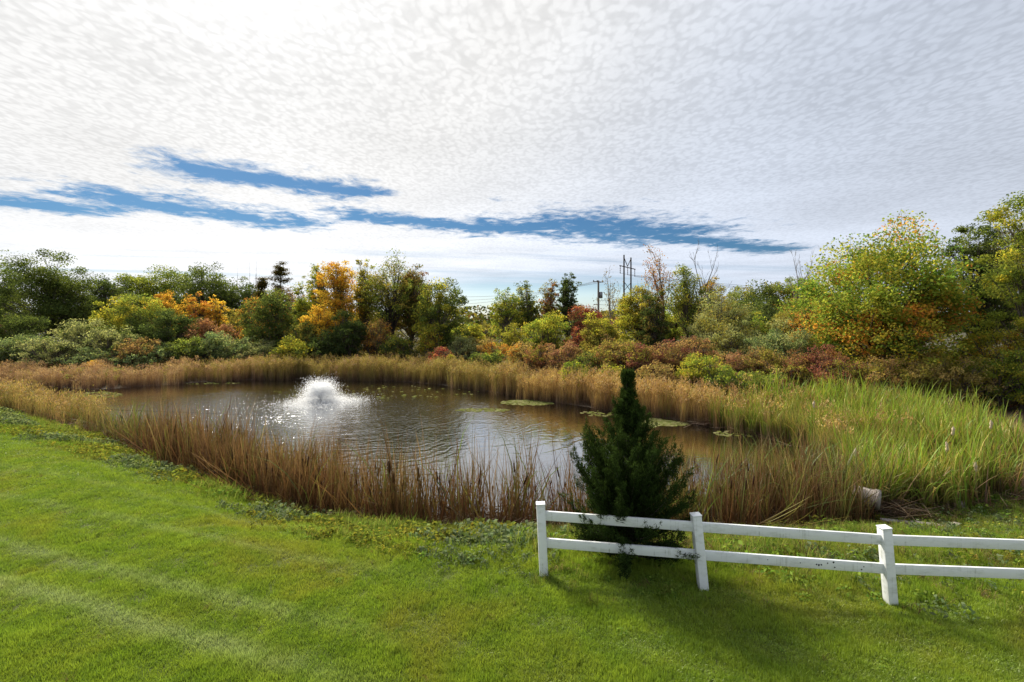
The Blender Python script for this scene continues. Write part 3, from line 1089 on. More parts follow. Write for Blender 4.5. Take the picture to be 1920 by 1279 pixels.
def spray_material():
    m, t, out = new_mat('water_drops')
    df = t.node('ShaderNodeBsdfDiffuse'); df.inputs['Color'].default_value = (.93, .94, .95, 1)
    tr = t.node('ShaderNodeBsdfTranslucent'); tr.inputs['Color'].default_value = (.96, .97, .98, 1)
    mx = t.node('ShaderNodeMixShader'); mx.inputs[0].default_value = .6
    t.l.new(df.outputs[0], mx.inputs[1]); t.l.new(tr.outputs[0], mx.inputs[2])
    t.l.new(mx.outputs[0], out.inputs[0])
    return m


SPRAY = spray_material()
build_fountain()


# ------------------------------------------------------------------ white fence
def build_fence():
    vinyl = vinyl_material()
    hole = plain('dark_hole', (.015, .014, .013), .9)
    posts = [(.48, 7.24, -.045), (2.78, 6.98, -.10), (5.35, 6.78, -.085), (7.86, 6.76, -.02)]
    root = empty('rail_fence', (posts[0][0], posts[0][1], hz(posts[0][0], posts[0][1])),
                 'white two-rail vinyl fence standing in the lawn by the cedar', 'fence')
    R0 = Vector(root.location)
    tops = []
    S = .127
    for x, y, ln in posts:
        b = Vector((x, y, hz(x, y)))
        z0 = b.z
        me = mesh('post', *box(0, 0, .40, S, S, 1.36), None, vinyl)
        o = obj('post', me, root, b - R0)
        o.rotation_euler = (0, ln, 0)
        bevel(o, .006)
        cap = mesh('post_cap', *box(0, 0, 1.087, S + .012, S + .012, .018), None, vinyl)
        c = obj('post_cap', cap, o)
        bevel(c, .005)
        tops.append((b, ln))
    for i in range(3):
        (a, la), (b, lb) = tops[i], tops[i + 1]
        for hgt in (.50, .91):
            p = a + Vector((hgt * sin(la), 0, hgt * cos(la)))
            q = b + Vector((hgt * sin(lb), 0, hgt * cos(lb)))
            L = (q - p).length - S + .02
            me = mesh('rail', *box(0, 0, 0, L, .038, .140), None, vinyl)
            o = obj('rail', me, root, (p + q) / 2 - R0)
            dv = (q - p).normalized()
            o.rotation_euler = (0, -math.asin(dv.z), math.atan2(dv.y, dv.x))
            bevel(o, .005)
            # dark nicks in the second bay's rails
            marks = []
            if i == 1 and hgt < .6:
                marks = [(.32, -.005, .012), (.35, -.012, .015), (.385, -.006, .011), (.47, .022, .010), (.55, .040, .012), (.57, -.028, .010), (.96, .012, .009), (.93, -.03, .011), (.10, .0, .007), (-.35, .01, .006)]
            if i == 0 and hgt > .6:
                marks = [(.0, .035, .008), (.04, .02, .007), (.02, .045, .006), (.10, .03, .008), (-.06, .038, .006)]
            for mx_, mz_, rr in marks:
                aa = np.arange(8) * 2 * pi / 8
                rad = rr * rng.uniform(.7, 1.25, 8)
                Vm = np.concatenate([[[0, 0, 0]], np.stack([rad * np.cos(aa), 0 * aa, rad * np.sin(aa)], 1)])
                Qm = np.array([[0, 1 + (k + 1) % 8, 1 + k] for k in range(8)])
                nick = obj('nick', mesh('nick', Vm, Qm, None, hole), o, (mx_, -.0215, mz_))


build_fence()


# ------------------------------------------------------------------ cedar beside the fence
def build_cedar():
    x0, y0 = 1.86, 7.72
    z0 = hz(x0, y0)
    root = empty('cedar_tree', (x0, y0, z0), 'small dark green conical cedar growing through the white fence', 'cedar tree')
    H = 3.10
    k = 12
    t = np.linspace(0, 1, k)
    P = np.stack([.03 * np.sin(t * 5), .03 * np.cos(t * 4) - .03, t * H * .97], 1)[None]
    V, Q = tubes(P, [(.075 * (1 - t) + .006)], 8)
    obj('trunk', mesh('trunk', V, Q, None, MAT_BARK_DARK, True), root)
    # crown radius against height
    hh = np.array([0, .04, .12, .22, .32, .42, .52, .60, .68, .76, .84, .92, 1.0])
    rr = np.array([.55, .74, .84, .86, .87, .88, .78, .56, .36, .22, .13, .07, .02])
    nb = 250
    bh = np.sort(rng.uniform(.03, .97, nb) ** .95)
    az = np.arange(nb) * 2.39996 + rng.normal(0, .35, nb)
    R = np.interp(bh, hh, rr) * rng.choice([.55, .75, .92, 1.04, 1.15], nb) * rng.uniform(.9, 1.1, nb)
    rise = R * np.interp(bh, [0, .1, .3, .6, 1], [-.02, .22, .68, 1.15, 1.7]) * rng.uniform(.75, 1.25, nb)
    zst = np.maximum(bh * H - rise * .75, .06)
    kk = 6
    tt = np.linspace(0, 1, kk)
    out = R[:, None] * tt
    zz = zst[:, None] + rise[:, None] * tt ** 1.5
    Pb = np.stack([out * np.cos(az)[:, None], out * np.sin(az)[:, None], zz], -1)
    Vb, Qb = tubes(Pb, .016 * (1 - tt)[None, :] * np.clip(R, .3, 1)[:, None] + .002, 4)
    obj('limbs', mesh('limbs', Vb, Qb, None, MAT_BARK_DARK, True), root)
    # plumes of scale leaves along every limb
    C, T, Cc = [], [], []
    for b in range(nb):
        L = float(np.hypot(R[b], rise[b]))
        npl = max(6, int(17 * L / .8))
        for j in range(npl):
            f = .22 + .80 * (j + rng.uniform(0, 1)) / npl
            f = min(f, 1.0)
            p = np.array([np.interp(f, tt, Pb[b, :, c]) for c in range(3)])
            d = Pb[b, -1] - Pb[b, -3]
            d = d / (np.linalg.norm(d) + 1e-6)
            side = rng.normal(0, .42, 3); side[2] = abs(side[2]) * .7 + .18
            pd = d * .8 + side
            pd /= np.linalg.norm(pd)
            pl = rng.uniform(.16, .38) * (1.1 - .45 * f) * (.42 + .58 * min(1, R[b] * 1.1))
            m = 34
            s = rng.uniform(0, 1, m)
            spread = .038 * (1 - s * .8)
            c = p + pd * (s * pl)[:, None] + rng.normal(0, 1, (m, 3)) * spread[:, None]
            tn = pd + rng.normal(0, .45, (m, 3))
            C.append(c); T.append(tn)
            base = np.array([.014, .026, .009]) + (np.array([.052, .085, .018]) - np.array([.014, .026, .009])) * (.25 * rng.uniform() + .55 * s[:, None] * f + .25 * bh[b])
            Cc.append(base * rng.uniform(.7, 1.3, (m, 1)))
    C = np.concatenate(C); T = np.concatenate(T); Cc = np.concatenate(Cc)
    C[:, 2] = np.maximum(C[:, 2], .03)
    n = len(C)
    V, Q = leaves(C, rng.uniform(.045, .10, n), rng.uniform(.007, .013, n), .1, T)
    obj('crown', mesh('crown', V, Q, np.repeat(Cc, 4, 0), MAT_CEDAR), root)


build_cedar()

# ------------------------------------------------------------------ trees and shrubs
PAL = {
    'dark': [(.034, .050, .018), (.045, .064, .021), (.060, .080, .025)],
    'deep': [(.058, .082, .024), (.075, .098, .026), (.100, .122, .032), (.042, .058, .020)],
    'green': [(.105, .135, .030), (.13, .160, .032), (.080, .112, .026), (.17, .185, .038)],
    'greeny': [(.12, .17, .030), (.17, .20, .034), (.085, .14, .026), (.24, .23, .040)],
    'yelgreen': [(.26, .28, .030), (.34, .32, .032), (.20, .22, .026), (.42, .34, .034), (.16, .18, .024)],
    'yellow': [(.52, .36, .030), (.58, .38, .032), (.44, .33, .028), (.50, .28, .026)],
    'gold': [(.44, .29, .028), (.48, .27, .026), (.38, .27, .028), (.28, .23, .026), (.42, .20, .024)],
    'orange': [(.42, .19, .028), (.46, .25, .028), (.38, .14, .030), (.34, .23, .03)],
    'olive': [(.13, .125, .030), (.17, .155, .034), (.10, .10, .026), (.20, .155, .04)],
    'olivedk': [(.085, .085, .025), (.065, .075, .022), (.12, .10, .030), (.14, .085, .035)],
    'grey': [(.15, .165, .080), (.19, .20, .095), (.12, .14, .060), (.22, .215, .10)],
    'greygreen': [(.105, .145, .070), (.14, .175, .080), (.085, .12, .055), (.18, .19, .085)],
    'brown': [(.19, .115, .055), (.15, .09, .050), (.23, .155, .060), (.14, .12, .04)],
    'rust': [(.24, .105, .050), (.20, .085, .050), (.27, .14, .055), (.18, .10, .045)],
    'red': [(.28, .060, .048), (.32, .085, .055), (.24, .06, .05), (.27, .12, .05)],
    'rose': [(.24, .115, .080), (.21, .09, .065), (.27, .155, .08), (.18, .11, .055)],
    'purple': [(.15, .055, .055), (.12, .05, .045), (.19, .07, .06), (.14, .085, .045)],
    'tan': [(.25, .185, .075), (.21, .145, .065), (.28, .22, .08), (.17, .15, .05)],
}


def tone_down(pal):
    a = np.array(PAL[pal])
    if pal in ('orange', 'gold', 'yellow', 'yelgreen', 'red', 'rose', 'rust'):
        a = a * .74 + a.mean(1, keepdims=True) * .06
    return a


def grow(name, label, cat, group, px, top, hw, Y, pal, kind='tree', cb=.25, lai=1.25, leaf=None, lump=.28, pal2=None, mix2=0.0,
         mix2_fn=None, bark=None, seed=None, base_z=None, flat=.75, clumps=None, trunk=None, off_top=0.0, depth=1.0, stemN=5):
    """a tree or shrub standing at distance Y; px/top/hw give its bearing, height and half width as seen from the house"""
    global rng
    keep = rng
    rng = np.random.default_rng(seed if seed is not None else int(px * 7 + top * 13 + Y * 3) % 99991)
    X = (px - 960) / F_PX * Y
    gz = hz(X, Y) if base_z is None else base_z
    H = CAM_Z - (top - HORIZON) / F_PX * Y - gz
    rx = 1.17 * hw / F_PX * Y
    root = empty(name, (X, Y, gz), label, cat, group)
    leaf = leaf or max(.095, .0034 * Y)
    lai = lai * 2.6
    zc = H * (1 + cb) / 2; rz = H * (1 - cb) / 2
    # clump centres
    area = pi * rx * rz
    rc = max(.24, .22 * min(rx, rz * 1.1))
    nc = clumps or int(np.clip(1.9 * area / (rc * rc), 26, 190))
    D = unit(rng.normal(size=(nc, 3)))
    rad = rng.uniform(.10, 1.0, nc) ** .42
    lum = 1 + lump * snoise(D * 1.0, 2.6, int(rng.integers(1e6))) + rng.normal(0, .05, nc)
    sc = rad * np.clip(lum, .45, 1.25) * .90
    Cc = D * sc[:, None] * [rx, rx * depth, rz] + [0, 0, zc]
    stray = (rng.uniform(0, 1, nc) < .18) & (D[:, 2] < .55)
    Cc = np.where(stray[:, None], (Cc - [0, 0, zc]) * rng.uniform(1.06, 1.22, (nc, 1)) + [0, 0, zc], Cc)
    topmost = Cc[:, 2].max() + rc * .35
    Cc[:, 2] = cb * H * .6 + (Cc[:, 2] - cb * H * .6) * (H - cb * H * .6 - rc * .35) / max(topmost - rc * .35 - cb * H * .6, .1)
    Cc[:, 2] = np.maximum(Cc[:, 2], .18)
    # leaves
    nl = int(lai * area / (leaf * leaf * .30))
    nl = min(nl, 60000)
    which = rng.integers(0, nc, nl)
    csz = rc * rng.uniform(.55, 1.3, nc) * np.where(stray, .6, 1)
    G = rng.normal(size=(nl, 3)) * .55
    G = G * np.minimum(1, 1.05 / np.maximum(np.linalg.norm(G, axis=1, keepdims=True), .01))
    P = Cc[which] + G * csz[which][:, None] * [1.15, 1.15, flat]
    P[:, 2] = np.maximum(P[:, 2], .05)
    pa = tone_down(pal)
    cpick = rng.integers(0, len(pa), nc)
    lp = np.where(rng.uniform(0, 1, nl) < .6, cpick[which], rng.integers(0, len(pa), nl))
    col = pa[lp]
    if pal2:
        pb = tone_down(pal2)
        pr = np.full(nc, mix2)
        if mix2_fn is not None:
            pr = np.clip(mix2_fn(Cc / [rx, rx, H]), 0, 1)
        c2 = rng.uniform(0, 1, nc) < pr
        use = c2[which] ^ (rng.uniform(0, 1, nl) < .035)
        col = np.where(use[:, None], pb[rng.integers(0, len(pb), nl)], col)
    col = col * 1.85 * rng.uniform(.78, 1.22, (nl, 1)) * (rng.uniform(.82, 1.18, nc)[which])[:, None]
    V, Q = leaves(P, rng.uniform(.7, 1.35, nl) * leaf, rng.uniform(.45, .85, nl) * leaf, .45)
    shrub = kind == 'shrub'
    obj('foliage' if shrub else 'crown', mesh('leaves', V, Q, np.repeat(col, 4, 0), MAT_LEAF), root)
    # wood
    bark = bark or MAT_BARK
    g = Geo()
    if not shrub:
        k = 8
        t = np.linspace(0, 1, k)
        th = H * .86
        tr = trunk or max(.05, .020 * H)
        wx = np.cumsum(rng.normal(0, .018 * H, k)) * (t > 0); wy = np.cumsum(rng.normal(0, .018 * H, k)) * (t > 0)
        TP = np.stack([wx, wy, t * th - .1], 1)
        V, Q = tubes(TP[None], (tr * (1 - t) ** .8 + .012)[None] * np.where(t == 0, 1.35, 1), 7)
        obj('trunk', mesh('trunk', V, Q, None, bark, True), root)
        att = np.clip(Cc[:, 2] * rng.uniform(.35, .78, nc), cb * H * .55, th * .95)
        A = np.stack([np.interp(att, TP[:, 2], TP[:, i]) for i in range(3)], 1)
        r0 = np.interp(att, TP[:, 2], tr * (1 - t) ** .8 + .012) * .30
    else:
        A = np.stack([rng.normal(0, .12 * rx, nc), rng.normal(0, .12 * rx, nc), np.full(nc, -.05)], 1)
        r0 = np.full(nc, max(.012, .009 * H))
    k = 6
    t = np.linspace(0, 1, k)[None, :, None]
    mid = (A + Cc) / 2 + np.stack([rng.normal(0, .08, nc) * rx, rng.normal(0, .08, nc) * rx, .10 * (Cc[:, 2] - A[:, 2])], 1)
    B = (1 - t) ** 2 * A[:, None] + 2 * t * (1 - t) * mid[:, None] + t ** 2 * Cc[:, None]
    R = r0[:, None] * (1 - t[0, :, 0])[None] ** .9 + .008
    V, Q = tubes(B, R, 4)
    g.add(V, Q)
    # twigs
    nt = nc * 3
    wi = np.repeat(np.arange(nc), 3)
    s = B[wi, rng.integers(3, 6, nt)]
    e = Cc[wi] + rng.normal(0, .6, (nt, 3)) * csz[wi][:, None]
    tt = np.linspace(0, 1, 3)[None, :, None]
    TB = s[:, None] * (1 - tt) + e[:, None] * tt
    V, Q = tubes(TB, np.tile([.012, .009, .004], (nt, 1)), 3)
    g.add(V, Q)
    obj('stems' if shrub else 'limbs', g.mesh('wood', bark, True), root)
    rng = keep
    return root


def bare_tree(name, label, cat, group, px, top, hw, Y, bark, leaf_pal=None, nleaf=0, seed=1, depth_n=4, tr=None, base_z=None, spread=.5):
    global rng
    keep = rng
    rng = np.random.default_rng(seed)
    X = (px - 960) / F_PX * Y
    gz = hz(X, Y)
    H = CAM_Z - (top - HORIZON) / F_PX * Y - gz
    root = empty(name, (X, Y, gz), label, cat, group)
    segs = []
    tips = []

    def branch(p, d, L, r, lv):
        k = 6
        pts = [np.array(p)]
        q = np.array(p, float); dd = np.array(d, float)
        for i in range(k - 1):
            dd = dd + rng.normal(0, .09, 3) + np.array([0, 0, .05])
            dd /= np.linalg.norm(dd)
            q = q + dd * L / (k - 1)
            pts.append(q.copy())
        segs.append((pts, np.linspace(r, r * .45 if lv else r * .30, k)))
        if lv >= depth_n:
            tips.append(q)
            return
        nchild = 9 if lv == 0 else (4 if lv == 1 else 3)
        for c in range(nchild):
            f = rng.uniform(.38 if lv == 0 else .25, 1.0) if c else 1.0
            i = min(int(f * (k - 1)), k - 1)
            a = rng.uniform(0, 6.28)
            o = np.array([math.cos(a), math.sin(a), .12])
            nd = dd * (1 - spread) + o * spread * (1.0 if c else .35)
            nd /= np.linalg.norm(nd)
            branch(pts[i], nd, L * rng.uniform(.38, .56) * (1.15 - .3 * f), max(r * (.75 - .4 * f) * .75, .012), lv + 1)
    branch((0, 0, -.1), (0, 0, 1), H * .62, tr or .016 * H, 0)
    P = np.array([s[0] for s in segs]); R = np.array([s[1] for s in segs])
    ext = P.reshape(-1, 3)
    sx = (hw / F_PX * Y) / np.percentile(np.abs(ext[:, 0]), 99.5)
    sz = H / ext[:, 2].max()
    P = P * [sx, sx, sz]
    V, Q = tubes(P[:1], R[:1], 7)
    if depth_n <= 2:
        g = Geo()
        g.add(V, Q); g.add(*tubes(P[1:], R[1:], 4))
        obj('trunk', g.mesh('trunk', bark, True), root)
    else:
        obj('trunk', mesh('trunk', V, Q, None, bark, True), root)
        V, Q = tubes(P[1:], R[1:], 4)
        obj('limbs', mesh('limbs', V, Q, None, bark, True), root)
    if nleaf:
        tp = np.array(tips) * [sx, sx, sz]
        w = rng.integers(0, len(tp), nleaf)
        C = tp[w] + rng.normal(0, .28, (nleaf, 3))
        pa = np.array(PAL[leaf_pal])
        lf = .0032 * Y
        V, Q = leaves(C, rng.uniform(.7, 1.3, nleaf) * lf, rng.uniform(.5, .85, nleaf) * lf, .3)
        obj('crown', mesh('leaves', V, Q, np.repeat(pa[rng.integers(0, len(pa), nleaf)] * rng.uniform(.7, 1.3, (nleaf, 1)), 4, 0), MAT_LEAF), root)
    rng = keep
    return root


def pine_tree(name, label, px, top, hw, Y, seed, pal='olivedk', gappy=.55):
    global rng
    keep = rng
    rng = np.random.default_rng(seed)
    X = (px - 960) / F_PX * Y
    gz = hz(X, Y)
    H = CAM_Z - (top - HORIZON) / F_PX * Y - gz
    rx = hw / F_PX * Y
    root = empty(name, (X, Y, gz), label, 'pine tree')
    t = np.linspace(0, 1, 8)
    g = Geo()
    g.add(*tubes(np.stack([0 * t, 0 * t, t * H - .1], 1)[None], (.017 * H * (1 - t) + .02)[None], 7))
    nb = 46
    h = np.sort(rng.uniform(.35, .985, nb)) * H
    a = rng.uniform(0, 6.28, nb)
    L = rx * np.interp(h / H, [.3, .55, .8, 1], [1.0, 1.0, .72, .22]) * rng.uniform(.5, 1.1, nb)
    tt = np.linspace(0, 1, 5)
    B = np.stack([L[:, None] * tt * np.cos(a)[:, None], L[:, None] * tt * np.sin(a)[:, None], h[:, None] + L[:, None] * (.12 * tt + .14 * tt ** 2)], -1)
    g.add(*tubes(B, (.05 * (1 - tt) + .012)[None].repeat(nb, 0), 4))
    obj('trunk', g.mesh('trunk', MAT_BARK_DARK, True), root)
    n = 7000
    w = rng.integers(0, nb, n); f = rng.uniform(.25, 1.03, n)
    P = np.stack([np.interp(f, [0, 1], [0, 1]) * L[w] * np.cos(a[w]), f * L[w] * np.sin(a[w]), h[w] + L[w] * (.12 * f + .14 * f * f)], 1)
    P += rng.normal(0, 1, (n, 3)) * [.30, .30, .13] + np.stack([0 * f, 0 * f, .25 * np.sin(w * 2.1)], 1)
    V, Q = leaves(P, rng.uniform(.2, .36, n), rng.uniform(.05, .1, n), .2)
    pa = np.array(PAL[pal])
    obj('crown', mesh('needles', V, Q, np.repeat(pa[rng.integers(0, len(pa), n)] * rng.uniform(.6, 1.2, (n, 1)), 4, 0), MAT_LEAF), root)
    rng = keep


T = 'trees behind the pond'
S = 'shrubs behind the pond'


def tree(label, px, top, hw, Y, pal, **kw):
    return grow(kw.pop('name', 'tree'), label, kw.pop('cat', 'tree'), T, px, top, hw, Y, pal, 'tree', **kw)


def shrub(label, px, top, hw, Y, pal, **kw):
    kw.setdefault('cb', .02); kw.setdefault('lai', 1.6); kw.setdefault('lump', .4)
    return grow(kw.pop('name', 'shrub'), label, kw.pop('cat', 'shrub'), S, px, top, hw, Y, pal, 'shrub', **kw)


def build_plants():
    # ---- left edge
    tree('dark green tree cut off by the left edge of the photo', -14, 492, 46, 62, 'deep', lai=1.5)
    tree('tall dark green tree with a ragged top near the left edge', 84, 470, 62, 58, 'deep', cb=.15, lai=1.45, lump=.38)
    tree('dark lower tree on the right flank of the tall ragged left tree', 128, 520, 42, 60, 'deep', cb=.1, lai=1.5)
    tree('slim dark tree with a thin pointed top right of the tall left tree', 196, 514, 30, 66, 'dark', cb=.15, lai=1.0, lump=.4)
    tree('small dark green tree filling in left of the slim pointed one', 168, 545, 30, 64, 'deep', cb=.05, lai=1.4)
    tree('broad green tree at the left end of the domed tree group', 262, 514, 46, 76, 'green', cb=.25, lai=1.3)
    tree('broad green tree in the middle of the domed tree group', 322, 501, 52, 78, 'green', cb=.25, lai=1.35)
    tree('green tree at the crest of the domed tree group', 385, 494, 48, 76, 'deep', cb=.28, lai=1.2, lump=.36)
    tree('dark green tree at the right end of the domed tree group', 446, 520, 38, 78, 'deep', cb=.12, lai=1.3)
    tree('dark tree below the bare snags', 478, 535, 26, 76, 'dark', cb=.1, lai=1.2)
    for k, (px, top, lab) in enumerate(((446, 503, 'short bare snag left of the two tall snags'), (470, 492, 'bare dead snag, left one of the two tall snags'),
                                        (480, 489, 'bare dead snag, right one of the two tall snags'))):
        bare_tree('dead_snag', lab, 'dead tree', 'bare snags left of the pine', px, top, 5 + k, 80, MAT_BARK, seed=40 + k, depth_n=2, tr=.13)
    pine_tree('pine_tree', 'dark pine with flat layered boughs against the clouds', 526, 494, 27, 70, 5)
    pine_tree('pine_tree', 'small thin pine left of the dark layered pine', 492, 522, 11, 72, 6)
    tree('brownish thin tree under the dark layered pine', 540, 540, 30, 68, 'brown', cb=.1, lai=.9)
    # ---- low autumn trees on the left
    tree('yellow-green bushy tree below the slim pointed tree', 218, 552, 36, 54, 'yelgreen', cb=.02, lai=1.5)
    tree('olive yellow bushy tree in front of the domed tree group', 268, 553, 44, 53, 'yelgreen', cb=.02, lai=1.6, pal2='green', mix2=.45)
    tree('golden tree peeking between olive yellow tree and orange tree', 312, 545, 30, 58, 'gold', cb=.05, lai=1.5)
    tree('bright orange tree below the domed tree group', 371, 548, 24, 57, 'orange', cb=.05, lai=1.6, pal2='gold', mix2=.4)
    tree('small sparse yellow tree right of the bright orange tree', 406, 553, 16, 58, 'yellow', cb=.1, lai=.9)
    shrub('round dark green bush in front of the bright orange tree', 326, 580, 38, 49, 'dark', lai=2.2, lump=.15)
    shrub('dark green bush under the olive yellow bushy tree', 262, 590, 34, 50, 'deep', lai=2.0)
    shrub('rust red bush right of the round dark green bush', 395, 598, 40, 49.5, 'rust', pal2='rose', mix2=.3)
    shrub('rust red bush at the very left edge of the photo', -4, 603, 16, 50, 'rust')
    tree('dark green rounded tree low at the left edge', 36, 581, 38, 49, 'deep', cb=.02, lai=1.8, lump=.18)
    # ---- grey green shrubs along the far left shore
    rows = [(-12, 640, 40, 44, 'greygreen', 'grey green shrub at the left edge above the pinkish reeds'),
            (44, 628, 44, 45, 'greygreen', 'grey green shrub below the rounded dark left tree'),
            (98, 634, 40, 43, 'grey', 'pale grey green shrub, second from the left along the shore'),
            (152, 600, 44, 46, 'grey', 'tall pale olive shrub with dark stems left of the yellow trees'),
            (208, 614, 40, 45, 'grey', 'pale olive shrub below the yellow-green bushy tree'),
            (172, 652, 40, 42.5, 'greygreen', 'low grey green shrub below the tall pale olive shrub'),
            (258, 634, 34, 44, 'brown', 'brownish shrub below the dark green bush'),
            (300, 640, 40, 45, 'greygreen', 'grey green shrub below the round dark green bush'),
            (248, 660, 32, 43, 'greygreen', 'low dark grey green shrub beside the brown reeds'),
            (350, 630, 36, 46, 'green', 'green shrub below the rust red bush'),
            (398, 624, 36, 46.5, 'greygreen', 'silvery green shrub right below the rust red bush'),
            (446, 632, 36, 47, 'greygreen', 'silvery green shrub left of the round tree with orange top'),
            (492, 636, 36, 47, 'grey', 'pale silvery shrub under the round tree with orange top')]
    for px, top, hw, Y, pal, lab in rows:
        shrub(lab, px, top, hw, Y, pal, lump=.36, pal2='deep' if pal != 'brown' else None, mix2=.12)
    shrub('small yellow orange bush among reeds at the left shore', 178, 676, 17, 40.3, 'yellow', pal2='orange', mix2=.4)
    shrub('low green bush among reeds at the left shore', 212, 692, 28, 39.4, 'greeny')
    shrub('low green and yellow bush left of the small orange bush', 150, 690, 20, 39.0, 'greeny', pal2='yellow', mix2=.2)
    shrub('rust brown bush at the shore above the tan reeds', 330, 668, 22, 44.2, 'brown')
    # ---- middle group
    tree('round green tree with an orange top left of the yellow trees', 512, 545, 44, 51, 'deep', cb=.02, lai=1.8, lump=.15, pal2='orange', mix2_fn=lambda c: (c[:, 2] - .82) * 3.0)
    tree('sparse orange and green tree behind the round one', 470, 556, 22, 56, 'orange', cb=.05, lai=1.0, pal2='olive', mix2=.5)
    tree('slim yellow-green tree left of the tall golden tree', 594, 496, 22, 57, 'yelgreen', cb=.2, lai=1.1, lump=.4, pal2='green', mix2=.3)
    tree('lower yellow-green tree left of the golden tree', 570, 530, 28, 55, 'yelgreen', cb=.1, lai=1.4, pal2='greeny', mix2=.4)
    tree('tall golden yellow tree left of the tallest green tree', 636, 490, 36, 54, 'gold', cb=.18, lai=1.5, lump=.3, pal2='yellow', mix2=.35)
    tree('bright yellow small tree in front of the tall golden tree', 598, 566, 32, 50, 'yellow', cb=.02, lai=1.6, pal2='gold', mix2=.4)
    tree('yellow-green tree between golden tree and tallest green tree', 684, 486, 26, 56, 'yelgreen', cb=.2, lai=.95, lump=.4, pal2='olive', mix2=.45)
    tree('tallest green tree with open crown and bare lower limbs', 730, 477, 50, 54, 'olive', cb=.30, lai=.80, lump=.34, pal2='green', mix2=.5, trunk=.22, bark=MAT_BARK_DARK)
    tree('dark brownish green tree right of the tallest tree', 770, 498, 36, 56, 'olivedk', cb=.06, lai=1.6, lump=.25, pal2='rust', mix2_fn=lambda c: (c[:, 2] - .8) * 2)
    tree('purplish brown treetop right of the tallest green tree', 792, 512, 18, 58, 'purple', cb=.3, lai=1.0, pal2='olivedk', mix2=.4)
    tree('rounded green and yellow tree at the right end of the middle group', 828, 524, 46, 51, 'deep', cb=.03, lai=1.7, lump=.18, pal2='yelgreen', mix2_fn=lambda c: .35 - c[:, 0] * .4)
    shrub('nearly black vine covered bush below the golden tree', 652, 584, 32, 48.5, 'dark', lai=2.3, lump=.35)
    shrub('second dark vine covered bush, lower and left of the first', 612, 620, 36, 47.5, 'dark', lai=2.0)
    shrub('bright yellow-green bush at the shore left of the dark vines', 545, 630, 30, 45.5, 'yelgreen', lai=2.0, pal2='deep', mix2_fn=lambda c: .95 - c[:, 2] * 1.4)
    shrub('olive bush behind the bright yellow-green shore bush', 575, 600, 30, 49, 'olive', pal2='deep', mix2=.4)
    shrub('brown undergrowth bush below the tallest green tree', 702, 600, 30, 50, 'brown', lai=1.1, pal2='orange', mix2=.3)
    shrub('green bush at the foot of the tallest green tree', 742, 628, 30, 49, 'deep', pal2='yelgreen', mix2=.3)
    shrub('yellow bush at the foot of the rounded green and yellow tree', 806, 604, 24, 48.5, 'yelgreen', pal2='gold', mix2=.2)
    shrub('greyish bush right of the rounded green and yellow tree', 870, 632, 24, 48, 'grey')
    shrub('low red bush standing above the far reeds', 824, 651, 19, 42.4, 'red', lai=2.0, pal2='rose', mix2=.4)
    shrub('low yellow bush right of the low red bush', 846, 665, 12, 41.6, 'yelgreen')
    # ---- gap and centre right
    tree('yellow bush tree in the gap right of the rounded tree', 886, 606, 24, 58, 'yelgreen', cb=.02, lai=1.4)
    tree('leafy pale tree at the right side of the gap', 946, 540, 26, 60, 'greeny', cb=.08, lai=1.2, lump=.35, pal2='yelgreen', mix2=.35)
    tree('dark green tree right of the leafy pale gap tree', 986, 525, 26, 62, 'deep', cb=.1, lai=1.2, lump=.35, pal2='yelgreen', mix2=.2)
    tree('orange brown thin tree between two dark green trees', 1030, 524, 18, 62, 'rust', cb=.15, lai=1.0, pal2='olive', mix2=.5)
    tree('slender dark green tree left of the utility pole', 1064, 512, 20, 62, 'dark', cb=.12, lai=1.35, lump=.3)
    tree('dark low tree left of the utility pole', 1092, 572, 24, 64, 'deep', cb=.02, lai=1.3)
    bare_tree('sparse_tree', 'sparse pale tree with few leaves between the two poles', 'tree', T, 1146, 497, 28, 62, MAT_BARK_PALE, 'tan', 420, 11)
    shrub('yellow-green bush below the orange brown thin tree', 1022, 586, 40, 46, 'yelgreen', pal2='greeny', mix2=.35)
    shrub('yellow bush at the left below the leafy pale tree', 968, 606, 30, 48, 'yelgreen', pal2='olive', mix2=.4)
    shrub('scarlet sumac bush at the foot of the utility pole', 1104, 572, 36, 58, 'red', lai=1.4, pal2='rust', mix2=.4)
    shrub('small scarlet bush below the sumac', 1082, 612, 18, 44, 'red')
    shrub('olive gold bush below the sumac', 1124, 588, 36, 41, 'olive', pal2='yelgreen', mix2_fn=lambda c: (c[:, 2] - .5) * 1.6, lai=2)
    tree('yellow-green tree left of the dark upright cedar on the far bank', 1192, 536, 38, 43, 'yelgreen', cb=.02, lai=1.7, pal2='olive', mix2_fn=lambda c: .35 + c[:, 0] * .5)
    tree('dark upright cedar on the far bank below the orange tree', 1228, 545, 26, 40, 'dark', cb=.02, lai=1.8, lump=.15, pal2='olivedk', mix2=.5, cat='cedar tree')
    bare_tree('sparse_tree', 'thin orange leaved tree right of the pylon', 'tree', T, 1242, 464, 30, 50, MAT_BARK, 'orange', 1500, 17, spread=.4)
    bare_tree('bare_tree', 'tall leafless tree against the blue sky gap', 'tree', T, 1322, 443, 40, 50, MAT_BARK, None, 0, 23, spread=.42)
    tree('green tree below the tall leafless tree', 1290, 496, 34, 49, 'green', cb=.2, lai=.9, lump=.4, pal2='yelgreen', mix2=.3)
    tree('orange tinted tree right of the tall leafless tree', 1336, 520, 20, 52, 'gold', cb=.2, lai=.8, pal2='olive', mix2=.5)
    tree('soft grey olive tree right of the dark upright cedar', 1352, 536, 52, 37, 'grey', cb=.05, lai=1.35, lump=.25, pal2='olive', mix2=.3)
    shrub('grey olive bush at the foot of the soft grey olive tree', 1376, 610, 40, 34, 'grey', lai=1.4, pal2='olive', mix2=.3)
